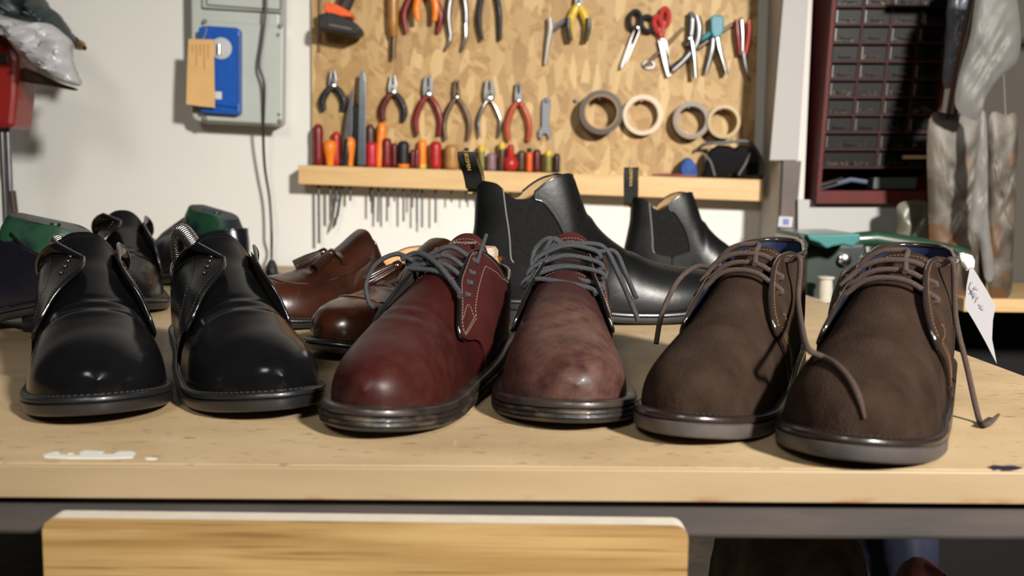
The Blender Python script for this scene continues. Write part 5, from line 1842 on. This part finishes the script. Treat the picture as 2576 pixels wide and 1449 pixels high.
mb = MB(); rod(mb, o, [(532, 262), (598, 272)], 1.5, .0885); rod(mb, o, [(600, 90), (600, 260)], 1.2, .0885)
mb.build('panel_groove', plastic('blue_groove', (.004, .03, .16), .4), o)
mb = MB(); disc(mb, o, 557, 122, 25, .088, .091, 28); mb.build('round_label', mat('grey_label', (.42, .44, .44), .5), o, angle=50)
mb = MB(); rod(mb, o, [(551, 112), (551, 138)], [6, 6], .0915); mb.build('indicator', CHROME, o)
mb = MB(); plate(mb, o, [(540, 230), (558, 231), (558, 250), (540, 249)], .088, .0886); mb.build('sticker', mat('white_sticker', (.55, .55, .52), .6), o, smooth=False)
tg = thing('cardboard_tag', 'tan cardboard tag with faint pencil notes hanging over the blue socket panel', 'tag', W(505, 185, .10))
mb = MB(); plate(mb, tg, [(475, 98), (541, 100), (539, 150), (541, 271), (508, 268), (469, 262), (471, 180)], .0995, .1005)
mb.build('card', mat('tan_card', (.60, .37, .145), .7, 0, .05, 30), tg, smooth=False)
PENC = mat('faint_pencil', (.33, .19, .08), .8)
mb = MB()
for k in range(5):
    x = 484 + k * 10
    pts = [(x + 2.0 * math.sin(3.1 * j + k), 112 + j * 7) for j in range(4 + (k * 5) % 9)]
    rod(mb, tg, pts, 1.0, .1008, seg=5, n=3)
mb.build('pencil_notes', PENC, tg)
mb = MB(); rod(mb, tg, [(508, 102), (516, 88), (520, 70)], 1.0, [.1005, .098, .090], n=4); mb.build('string', mat('twine', (.35, .27, .16), .8), tg)

o = thing('power_cable', 'black cable hanging down the wall in front of the grey enclosure', 'cable', W(668, 330, .09))
pp = [W(668, -110, .085), W(668, 20, .085), W(660, 100, .087), W(652, 165, .088), W(664, 215, .088), W(662, 330, .07), W(666, 420, .05), W(678, 500, .045), W(683, 580, .05), W(683, 650, .06)]
e = on_z(684, 712, ZB + .004)
pp += [Vector((e.x, e.y, ZB + .03)), Vector((e.x + .001, e.y - .004, ZB + .006))]
mb = MB(); mb.tube(catmull([p - o.location for p in pp], 8), .0026, 8); mb.build('flex', mat('black_cable', (.010, .010, .010), .5), o)
mb = MB(); mb.lathe(Vector((e.x, e.y, ZB + .028)) - o.location, (0, -.15, -1), [(.004, -.012), (.008, -.004), (.010, .006), (.010, .022), (.004, .026)], 14); mb.build('plug', BLKP, o, angle=50)
o = thing('thin_cord', 'thin black cord lying on the bench beside the cable plug', 'cord', on_z(715, 700, ZB))
pq = [on_z(x, y, ZB + .0025) for x, y in ((690, 690), (706, 690), (722, 696), (738, 704), (752, 716))]
mb = MB(); mb.tube(catmull([p - o.location for p in pq], 8), .0018, 7); mb.build('cord', mat('black_cable', (.010, .010, .010), .5), o)
# ------------------------------------------------------------------ right side: pillar, cabinet, bags, machine
PILM = mat('pillar_paint', (.55, .53, .49), .7, 0, .03, 4)
XL = W(1921, 300, 0).x
YP = YW - .13
xr = at(2036, 200, YP).x
mb = MB()
c0 = Vector((XL, YW, 0))
mb.prism([Vector((XL, YW, 0)), Vector((xr, YW, 0)), Vector((xr, YP, 0)), Vector((XL, YP, 0))], (0, 0, RZ1))
o = struct(mb.build('trim_1', PILM, smooth=False, bevel=.002))
# white sheathing on the pillar front above the dark strip
o = thing('white_facing', 'white painted panel on the pillar front right of the tool panel', 'panel', at(2000, 200, YP - .006))
mb = MB(); mb.prism([at(x, y, YP - .001) - o.location for x, y in ((1932, 404), (2003, 404), (2036, -120), (1976, -120))], (0, -.012, 0))
mb.build('panel_face', mat('bright_white', (.34, .325, .315), .6), o, smooth=False, bevel=.001)
o = thing('cable_strip', 'narrow dark brown strip with a small white and blue label on the pillar', 'strip', at(1985, 500, YP - .01))
mb = MB(); mb.prism([at(x, y, YP - .001) - o.location for x, y in ((1956, 640), (1992, 640), (2012, 405), (1967, 405))], (0, -.010, 0))
mb.build('strip', mat('brown_black_strip', (.030, .022, .020), .5, 0, 0, 14, 0, None, (.085, .05, .04), stretch=(1, 1, .5)), o, smooth=False)
mb = MB(); mb.prism([at(x, y, YP - .012) - o.location for x, y in ((1957, 570), (1992, 572), (1995, 546), (1960, 544))], (0, -.0006, 0))
mb.build('label', mat('white_sticker2', (.42, .42, .46), .5), o, smooth=False)
mb = MB(); mb.prism([at(x, y, YP - .0128) - o.location for x, y in ((1969, 565), (1984, 566), (1985, 551), (1970, 550))], (0, -.0004, 0))
mb.build('blue_mark', mat('blue_mark', (.10, .14, .32), .5), o, smooth=False)

# thin darker taupe sheet over the wall right of the cabinet
mb = MB()
mb.box(((W(2330, 300).x + RX1) / 2, YW - .006, RZ1 / 2), (RX1 - W(2330, 300).x, .012, RZ1 - .002))
struct(mb.build('trim_2', mat('dark_taupe', (.085, .074, .062), .8, 0, .1, 3), smooth=False))

# drawer cabinet
CAB = mat('maroon_cabinet', (.085, .010, .008), .6, 0, .08, 20, spec=.25)
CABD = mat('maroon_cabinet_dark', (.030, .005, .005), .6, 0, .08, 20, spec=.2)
YC = YW - .17
cab = thing('drawer_cabinet', 'maroon small-parts cabinet with smoky clear drawers, right of the white pillar', 'cabinet', at(2220, 200, YC))


def cb(x, y, d):
    """front-plane picture point pushed d behind the cabinet front"""
    p = at(x, y, YC)
    return Vector((p.x, YC + d, p.z)) - cab.location


# picture x of the front face edges at a given y
xl = lambda y: 2104 - .082 * y
xrr = lambda y: 2394 - .122 * y
xi = lambda f, y: xl(y) + (xrr(y) - xl(y)) * f


def quad(mb, f0, f1, y0, y1, d0, d1, mi=0):
    s = [(f0, y1), (f1, y1), (f1, y0), (f0, y0)]
    mb.hexa([cb(xi(f, y), y, d0) for f, y in s] + [cb(xi(f, y), y, d1) for f, y in s], mi)


rows = [-75, -30, 16, 62, 108, 155, 200, 245, 289, 333, 376, 421]
yb = 480
mb = MB(); quad(mb, -.035, 0, -120, 500, 0, .15); mb.build('side_panel', CAB, cab, smooth=False)
mb = MB(); quad(mb, 1, 1.035, -120, 500, 0, .15); mb.build('side_panel', CAB, cab, smooth=False)
mb = MB(); quad(mb, -.035, 1.035, yb, 512, -.002, .15); mb.build('bottom_panel', CAB, cab, smooth=False)
mb = MB(); quad(mb, -.03, 1.03, -120, 500, .145, .155); mb.build('back_panel', CABD, cab, smooth=False)
mb = MB()
for y in rows[1:]:
    quad(mb, 0, 1, y - 2.5, y + 2.5, .002, .145)
mb.build('shelf', CABD, cab, smooth=False)
mb = MB()
for f in (.25, .5, .75):
    quad(mb, f - .010, f + .010, -120, 333 if f != .5 else 421, .003, .145)
mb.build('divider', CABD, cab, smooth=False)
SMOKE = mat('smoky_clear_plastic', (.010, .008, .007), .4, alpha=.34, spec=.18, coat=0)
CONT = [mat('hardware_grey', (.17, .16, .15), .5, .4, .3, 300), mat('hardware_brass', (.30, .19, .05), .45, .5, .3, 300), mat('hardware_tan', (.36, .27, .16), .6, 0, .3, 300), mat('hardware_dark', (.05, .045, .04), .5)]
GLINTM = mat('painted_glint', (.20, .18, .165), .3, alpha=.7)
n = 0
for r in range(len(rows) - 1):
    y0, y1 = rows[r] + 3, rows[r + 1] - 3
    fs = [(0, .25), (.25, .5), (.5, .75), (.75, 1)] if r < 9 else [(0, .5), (.5, 1)]
    for (fa, fb) in fs:
        fa_, fb_ = fa + .014, fb - .014
        mb = MB()
        quad(mb, fa_, fb_, y0 + 5, y1, .004, .006)
        quad(mb, fa_, fb_, y1 - 3, y1, .006, .12)
        quad(mb, fa_, fa_ + .01, y0 + 5, y1, .006, .12); quad(mb, fb_ - .01, fb_, y0 + 5, y1, .006, .12)
        dr = mb.build('drawer', SMOKE, cab, smooth=False)
        mb = MB(); fm = (fa_ + fb_) / 2; q = (fb_ - fa_) * (.25 if r < 9 else .14)
        quad(mb, fm - q, fm + q, y1 - 13, y1 - 9, -.004, .004)
        mb.build('drawer_pull', SMOKE, dr, smooth=False)
        if (r * 4 + int(fa * 4)) % 3 != 1:
            mb = MB(); quad(mb, fa_, fa_ + .006, y0 + 7, y1 - 2, -.001, .003)  # pale strip painted in as the glint on the drawer's left edge
            mb.build('drawer_glint', GLINTM, dr, smooth=False)
        # heap of small parts in the drawer
        k = rng.random()
        if k > .15:
            hh = rng.uniform(7, 20)
            mb = MB()
            for j in range(13):
                f = rng.uniform(fa_ + .03, fb_ - .03); yy = y1 - 3 - rng.uniform(1, hh) * .6
                c = cb(xi(f, yy), yy, rng.uniform(.012, .03))
                a = Vector(rng.normal(size=3)).normalized()
                mb.tube([c - a * .004, c + a * .004], rng.uniform(.0012, .0028), 6)
            ht = tag(mb.build('hardware_heap', CONT[int(rng.integers(0, 4)) if k < .9 else 1], None, loc=cab.location), 'small loose hardware pieces seen through a smoky drawer front', 'hardware', 'hardware heaps in the drawers', 'stuff')
# open bottom bay with tools
o = thing('chisel', 'silver blade lying in the open bottom bay of the maroon cabinet', 'tool', cab.location)
mb = MB()
mb.tube([cb(2072, 466, .03), cb(2130, 448, .02)], .0035, 8); mb.build('blade', CHROME, o)
o = thing('marker_pen', 'bluish pen-like tool lying in the cabinet bottom bay', 'tool', cab.location)
mb = MB(); mb.tube([cb(2080, 474, .05), cb(2160, 452, .04), cb(2200, 458, .04)], .0045, 8); mb.build('barrel', mat('blue_grey', (.09, .11, .16), .4), o)
o = thing('tin_box', 'dark green tin lying in the bottom bays of the maroon cabinet', 'tin', cab.location)
mb = MB(); quad(mb, .52, .93, 446, 476, .02, .06); mb.build('tin_body', mat('dull_green', (.06, .075, .065), .5), o, smooth=False, bevel=.002)
o = thing('rubber_block', 'tan strip sticking out of a lower drawer of the maroon cabinet', 'strip', cab.location)
mb = MB(); quad(mb, .72, .98, 391, 400, -.006, -.0005); mb.build('block', mat('tan_rubber', (.48, .31, .15), .6), o, smooth=False)

# white board under the cabinet
o = thing('white_board', 'white board propped up under the maroon cabinet', 'board', W(2150, 540, .03))
mb = MB(); plate(mb, o, [(2002, 640), (2262, 640), (2262, 512), (2002, 501)], .137, .150)
mb.build('board_face', mat('white_melamine', (.36, .355, .345), .5), o, smooth=False, bevel=.001)


def pillow(name, m, outline, Y, depth, rough=.15, rings=9, seed=1, parent=None, loc0=None, center=None, crease=0.0, origin=None):
    """soft closed body whose silhouette is the outline at distance Y"""
    r_ = np.random.default_rng(seed)
    P2 = catmull([(x, y, 0) for x, y in outline], 5, closed=True)[:, :2]
    c = P2.mean(0) if center is None else np.array(center)
    n = len(P2)
    vs = []; fs = []
    ph = r_.uniform(0, 6, 8); fq = r_.uniform(2, 9, 8)
    O = origin if origin is not None else at(c[0], c[1], Y)
    for s in (-1, 1):
        base = len(vs)
        for k in range(rings + 1):
            q = k / rings
            for j in range(n):
                p = c + (P2[j] - c) * q
                an = math.atan2(P2[j][1] - c[1], P2[j][0] - c[0])
                nz = sum(math.sin(fq[i] * (an * (1 + i % 3)) + ph[i] + q * 7 * (i % 4)) for i in range(8)) / 8
                nz2 = math.sin(p[0] * .083 + ph[0]) * math.sin(p[1] * .071 + ph[1]) + .6 * math.sin(p[0] * .19 + p[1] * .12 + ph[2])
                dp = depth * math.sqrt(max(0, 1 - q * q)) * (1 + rough * nz * q) + crease * nz2 * (1 - q ** 4) * depth
                w = at(p[0], p[1], Y)
                vs.append(Vector((w.x, w.y + s * max(dp, .0003), w.z)) - O)
        for k in range(rings):
            for j in range(n):
                l = (j + 1) % n
                fs.append((base + k * n + j, base + k * n + l, base + (k + 1) * n + l, base + (k + 1) * n + j))
    mb = MB(); mb.add(vs, fs)
    return mb.build(name, m, parent, weld=1e-5, angle=70, loc=None if parent is not None else O)


def blotch(nm, a, b, c, alpha=1.0, sc=16, rough=.35):
    m = mat(nm, a, rough, 0, 0, sc, .15, 70, b, alpha=alpha, lo=.45, hi=.55, detail=5)
    N, L, P = nodes_of(m)
    src = P.inputs['Base Color'].links[0].from_socket
    nz = N.new('ShaderNodeTexNoise'); nz.inputs['Scale'].default_value = sc * .55; nz.inputs['Detail'].default_value = 4
    tc = N.new('ShaderNodeTexCoord'); mp = N.new('ShaderNodeMapping'); mp.inputs['Location'].default_value = (4, 2, 7); L.new(tc.outputs['Object'], mp.inputs[0]); L.new(mp.outputs[0], nz.inputs['Vector'])
    mr = N.new('ShaderNodeMapRange'); mr.inputs['From Min'].default_value = .56; mr.inputs['From Max'].default_value = .59
    L.new(nz.outputs['Fac'], mr.inputs['Value'])
    mx = N.new('ShaderNodeMix'); mx.data_type = 'RGBA'; mx.inputs['B'].default_value = (*c, 1)
    L.new(mr.outputs[0], mx.inputs['Factor']); L.new(src, mx.inputs['A']); L.new(mx.outputs['Result'], P.inputs['Base Color'])
    return m


# hanging clear bags full of brown pieces, on a rail along the right wall
BAGB = blotch('bag_of_brown_pieces', (.050, .038, .024), (.105, .088, .066), (.105, .045, .016), rough=.5)
o = pillow('parts_bag', BAGB, [(2338, 300), (2400, 288), (2470, 292), (2482, 400), (2478, 560), (2480, 720), (2440, 752), (2370, 740), (2345, 700), (2334, 500)], 1.66, .012, .2, seed=3, crease=.25)
tag(o, 'clear bag of brownish pieces hanging right of the maroon cabinet', 'bag', 'clear parts bags')
o = pillow('parts_bag', BAGB, [(2488, 296), (2530, 290), (2560, 300), (2556, 480), (2548, 640), (2542, 740), (2500, 752), (2484, 700), (2486, 480)], 1.63, .010, .2, seed=5, crease=.25)
tag(o, 'narrower clear bag of brownish pieces hanging nearest the right picture edge', 'bag', 'clear parts bags')
o = pillow('parts_bag', blotch('bag_of_green_pieces', (.10, .095, .065), (.16, .15, .115), (.06, .05, .03)), [(2262, 512), (2330, 508), (2340, 560), (2338, 640), (2300, 660), (2258, 640), (2256, 560)], 1.72, .012, .2, seed=8, crease=.2)
tag(o, 'small olive-brown filled bag under the right corner of the maroon cabinet', 'bag', 'clear parts bags')
FILM = mat('grey_plastic_film', (.17, .165, .155), .45, 0, .12, 14, .25, 60, alpha=.85, spec=.3)
o = pillow('plastic_bag', FILM, [(2466, -40), (2540, -50), (2566, 60), (2560, 150), (2510, 200), (2478, 250), (2462, 300), (2424, 290), (2402, 260), (2412, 190), (2440, 90)], 1.60, .012, .3, seed=11, crease=.2)
tag(o, 'draped translucent grey plastic bag hanging at the top right', 'bag')
o = pillow('plastic_sheet', mat('pale_film', (.24, .23, .215), .4, 0, .1, 10, .2, 40, alpha=.6, spec=.3), [(2462, 296), (2480, 290), (2484, 420), (2486, 560), (2500, 690), (2478, 700), (2462, 600), (2440, 560), (2452, 420)], 1.60, .008, .3, seed=14, crease=.3)
tag(o, 'narrow strip of clear film hanging in front of the brown parts bags', 'film')
o = pillow('plastic_bag', mat('bluish_film', (.13, .14, .18), .35, 0, .25, 20, .2, 60), [(2392, -30), (2440, -40), (2436, 60), (2420, 110), (2406, 170), (2392, 220), (2372, 210), (2378, 120)], 1.725, .02, .3, seed=17, crease=.3)
tag(o, 'bluish dark plastic bag behind the wooden stick by the cabinet top', 'bag')
o = thing('wooden_stick', 'dark brown wooden stick leaning beside the maroon cabinet', 'stick', at(2420, 100, 1.635))
mb = MB(); mb.tube([at(x, y, 1.635) - o.location for x, y in ((2462, -60), (2438, 60), (2412, 180), (2394, 288))], .009, 10); mb.build('shaft', mat('dark_wood', (.050, .018, .009), .45, 0, .3, 20), o)
o = thing('hanging_rail', 'dark rail above the picture holding the bags at the right', 'rail', at(2450, -70, 1.66))
mb = MB(); mb.tube([Vector((at(2330, -45, 1.66).x, 1.69, at(2330, -45, 1.66).z)) - o.location, Vector((RX1, 1.69, at(2330, -45, 1.66).z)) - o.location], .008, 10); mb.build('bar', DKSTEEL, o)
mb = MB()
for x, Y in ((2530, 1.64), (2450, 1.60)):
    a = at(x, 300 if x != 2300 else 512, Y); mb.tube([a - o.location, Vector((a.x, 1.69, at(2330, -45, 1.66).z)) - o.location], .0007, 5)
mb.build('hang_string', mat('clear_string', (.25, .24, .22), .5), o)

# machine behind the suede boots
MACH = mat('dark_green_machine', (.010, .020, .016), .35, 0, .3, 20, coat=.3)
YM = 1.52
o = thing('finishing_machine', 'dark machine with a teal metal hood behind the suede boots', 'machine', Vector((at(2110, 600, YM).x, YM + .1, 0)))
L_o = lambda x, y, Y: at(x, y, Y) - o.location


def slabp(nm, pts, Y, th, m, bev=.003, ang=35):
    mb = MB(); mb.prism([L_o(x, y, Y) for x, y in pts], (0, th, 0)); return mb.build(nm, m, o, smooth=False, bevel=bev)


TEALM = mat('teal_enamel', (.035, .17, .165), .3, 0, .1, 30, coat=.4)
slabp('hood', [(2030, 590), (2166, 588), (2166, 606), (2146, 622), (2120, 616), (2098, 620), (2080, 626), (2062, 612), (2036, 604)], YM - .06, .16, TEALM)
slabp('hood_side', [(2010, 592), (2032, 590), (2036, 622), (2014, 640)], YM - .05, .14, MACH)
slabp('machine_body', [(2022, 618), (2180, 612), (2196, 700), (2190, 800), (2020, 800)], YM, .18, MACH, .006)
pb = at(2022, 800, YM); pb2 = at(2190, 800, YM)
mb = MB(); mb.box(Vector(((pb.x + pb2.x) / 2, YM + .09, pb.z / 2)) - o.location, (pb2.x - pb.x, .17, pb.z - .002)); mb.build('pedestal', MACH, o, smooth=False, bevel=.004)
slabp('teal_drawer', [(2030, 752), (2086, 760), (2070, 822), (2034, 800)], YM - .03, .05, mat('teal_grey', (.06, .13, .15), .5))
slabp('cream_ledge', [(2026, 744), (2100, 764), (2098, 770), (2026, 752)], YM - .05, .06, mat('cream_ledge', (.28, .27, .22), .6), .001)
sp = thing('thread_spool', 'pale thread spool standing on the machine behind the suede boots', 'spool', at(2074, 762, YM - .045))
mb = MB(); mb.lathe((0, 0, .002), (0, 0, 1), [(.014, 0), (.014, .003), (.010, .004), (.011, .018), (.010, .034), (.013, .035), (.013, .038), (.004, .039)], 18); mb.build('spool_body', mat('cream_thread', (.40, .38, .31), .8), sp, angle=40)
mb = MB(); mb.tube([L_o(x, y, YM + .02) for x, y in ((2120, 604), (2200, 600), (2300, 616), (2400, 632), (2436, 640))], [.010, .013, .013, .010, .007], 14)
mb.build('curved_arm', mat('deep_green_enamel', (.012, .045, .022), .4, coat=.3), o)
mb = MB(); mb.lathe(L_o(2124, 654, YM - .004), (0, -1, 0), [(.010, 0), (.010, .004), (.006, .006)], 14); mb.build('knob', CHROME, o, angle=50)

# side shelf beyond the bench end
o = thing('side_shelf', 'low wooden shelf board beyond the right end of the bench', 'shelf', Vector((at(2500, 770, 1.62).x + .2, 1.74, 0)))
pz = at(2500, 752, 1.62); x0 = at(2425, 770, 1.62).x
mb = MB(); mb.box(Vector(((x0 + 2.2) / 2, 1.76, pz.z - .011)) - o.location, (2.2 - x0, .28, .022)); mb.build('shelf_board', PINE, o, smooth=False, bevel=.001)
mb = MB()
mb.box(Vector((x0 + .03, 1.86, (pz.z - .022) / 2)) - o.location, (.04, .04, pz.z - .024)); mb.build('leg', CABD, o, smooth=False)
mb = MB(); mb.box(Vector((2.1, 1.76, (pz.z - .022) / 2)) - o.location, (.04, .04, pz.z - .024)); mb.build('leg', CABD, o, smooth=False)
zf = .55
mb = MB(); mb.box(Vector(((x0 + 2.2) / 2, 1.76, zf)) - o.location, (2.2 - x0, .26, .02)); mb.build('lower_board', mat('dark_board', (.03, .022, .016), .8), o, smooth=False)
mb = MB(); mb.box(Vector(((x0 + 2.2) / 2, 1.895, .42)) - o.location, (2.2 - x0, .01, .82)); mb.build('back_board', mat('black_board', (.006, .006, .006), .9), o, smooth=False)
for (x, w, h, m, lb) in ((2500, .034, .13, mat('dull_red', (.075, .010, .008), .4), 'dull red canister in the dark under the side shelf'), (2615, .034, .15, mat('dull_brown', (.05, .028, .016), .4), 'dull brown canister in the dark under the side shelf')):
    p = at(x, 880, 1.70)
    c = thing('canister', lb, 'canister', (p.x, 1.70, zf + .01))
    mb = MB(); mb.lathe((0, 0, 0), (0, 0, 1), [(w * .9, 0), (w, .004), (w, h * .7), (w * .6, h * .85), (w * .5, h)], 18); mb.build('canister_body', m, c, angle=40)
    mb = MB(); mb.lathe((0, 0, h), (0, 0, 1), [(w * .4, 0), (w * .4, .02), (w * .3, .024)], 14); mb.build('cap', GREYST, c, angle=40)

# ------------------------------------------------------------------ left side: press and bags
YL = 1.66
pr = thing('bench_press', 'red cast bench press with chrome columns at the left picture edge', 'press', Vector((at(0, 400, YL).x, YL, ZB)))
lp = lambda x, y, Y=YL: at(x, y, Y) - pr.location
REDC = mat('red_cast_iron', (.20, .010, .008), .4, 0, .15, 12, coat=.3)
mb = MB(); mb.prism([lp(x, y, YL - .03) for x, y in ((-70, 320), (32, 322), (40, 240), (42, 190), (44, 150), (30, 105), (-5, 78), (-70, 70))], (0, .07, 0)); mb.build('head', REDC, pr, smooth=False, bevel=.008)
mb = MB(); mb.prism([lp(x, y, YL - .034) for x, y in ((-40, 156), (18, 158), (20, 138), (-40, 132))], (0, .01, 0)); mb.build('name_plate', DKSTEEL, pr, smooth=False, bevel=.001)
for x in (-22, 4, 19):
    a, b = lp(x, 320), lp(x + 3, 590)
    mb = MB(); mb.tube([a, Vector((a.x, a.y, .012))], .0047, 12); mb.build('column', CHROME if x != 19 else GREYST, pr)
mb = MB(); a = lp(36, 470, YL); mb.tube([lp(30, 480), lp(36, 530), Vector((lp(44, 600).x, 0, .02))], .006, 10); mb.build('lever', mat('rusty_dark', (.035, .02, .014), .6), pr)
mb = MB(); mb.box((0, 0, .0065), (.16, .14, .013)); mb.build('base', REDC, pr, smooth=False, bevel=.003)
BAGW = mat('white_crumpled_film', (.42, .42, .44), .3, 0, .2, 18, .5, 50, alpha=.93, coat=.2)
o = pillow('plastic_bag', BAGW, [(-40, 25), (10, 40), (70, 55), (130, 62), (172, 100), (176, 130), (185, 175), (204, 215), (150, 205), (110, 180), (70, 150), (35, 110), (0, 80), (-40, 70)], 1.60, .05, .25, seed=21, crease=.35, rings=14)
tag(o, 'crumpled whitish plastic bag lying over the red press', 'bag')
o = pillow('dark_bag', mat('black_green_fabric', (.012, .022, .022), .5, 0, .4, 12, .2, 60), [(-40, -40), (60, -50), (104, 4), (140, 30), (165, 70), (190, 105), (212, 112), (206, 126), (176, 118), (150, 95), (110, 62), (60, 56), (-40, 30)], 1.725, .05, .2, seed=24, crease=.2)
tag(o, 'dark green and black bag behind the white crumpled bag, top left', 'bag')
o2 = thing('hose_end', 'brass-coloured hose end poking out of the dark bag, top left', 'fitting', at(206, 117, 1.71))
mb = MB(); mb.lathe(at(198, 112, 1.71) - o2.location, at(214, 122, 1.705) - at(198, 112, 1.71), [(.0055, 0), (.006, .004), (.006, .011), (.0045, .012)], 14); mb.build('ferrule', mat('brass', (.55, .36, .12), .3, .9), o2, angle=50)
mb = MB(); mb.lathe(at(213.3, 121.5, 1.705) - o2.location, at(214, 122, 1.705) - at(198, 112, 1.71), [(.0035, -.001), (.0035, .0012)], 10); mb.build('bore', HOLE, o2)
o = pillow('leather_flap', mat('dull_brown_leather', (.060, .032, .020), .6, 0, .3, 20), [(40, 165), (90, 180), (150, 208), (192, 222), (188, 228), (130, 218), (90, 212), (60, 205), (42, 195)], 1.66, .012, .2, seed=27)
tag(o, 'dull brown leather flap hanging under the crumpled white bag', 'leather')
# wall bracket that carries the bags
o = thing('wall_bracket', 'dark bracket on the wall behind the bags, top left', 'bracket', at(40, 100, 1.80))
mb = MB(); mb.box(Vector((at(40, 60, 1.80).x, 1.82, at(40, 60, 1.80).z)) - o.location, (.02, .255, .02)); mb.build('arm', DKSTEEL, o, smooth=False)

# ------------------------------------------------------------------ dark things under the bench
zs = .518
SACK = mat('brown_sack_cloth', (.30, .24, .19), .9, 0, .3, 30, .4, 200)
pS = at(2030, 1560, .95)


def sack(name, label, cat, x0, x1, Y0, Y1, h, m, seed):
    r_ = np.random.default_rng(seed)
    cx, cy = (x0 + x1) / 2, (Y0 + Y1) / 2; rx, ry = (x1 - x0) / 2, (Y1 - Y0) / 2
    nu, nv = 40, 18; vs = []; fs = []
    ph = r_.uniform(0, 6, 6)
    for j in range(nv + 1):
        t = PI / 2 * (j / nv) * 2 - PI / 2
        for i in range(nu):
            a = 2 * PI * i / nu
            wob = 1 + .06 * math.sin(3 * a + ph[0]) + .05 * math.sin(5 * a + ph[1] + t * 2) + .03 * math.sin(9 * a + ph[2] + 4 * t)
            ct = max(math.cos(t), 0) ** .6
            z = h / 2 + h / 2 * math.sin(t) * (1 + .10 * math.sin(2 * a + ph[3]) * (t > 0))
            vs.append((rx * ct * math.cos(a) * wob, ry * ct * math.sin(a) * wob, z))
    for j in range(nv):
        for i in range(nu):
            k = (i + 1) % nu
            fs.append((j * nu + i, j * nu + k, (j + 1) * nu + k, (j + 1) * nu + i))
    mb = MB(); mb.add(vs, fs)
    o = mb.build(name, m, None, weld=1e-5, angle=75, loc=(cx, cy, zs))
    return tag(o, label, cat)


sack('cloth_sack', 'brown cloth sack in the dark under the bench', 'sack', at(1840, 1400, .9).x, at(2200, 1400, .9).x, .78, 1.08, .245, SACK, 3)
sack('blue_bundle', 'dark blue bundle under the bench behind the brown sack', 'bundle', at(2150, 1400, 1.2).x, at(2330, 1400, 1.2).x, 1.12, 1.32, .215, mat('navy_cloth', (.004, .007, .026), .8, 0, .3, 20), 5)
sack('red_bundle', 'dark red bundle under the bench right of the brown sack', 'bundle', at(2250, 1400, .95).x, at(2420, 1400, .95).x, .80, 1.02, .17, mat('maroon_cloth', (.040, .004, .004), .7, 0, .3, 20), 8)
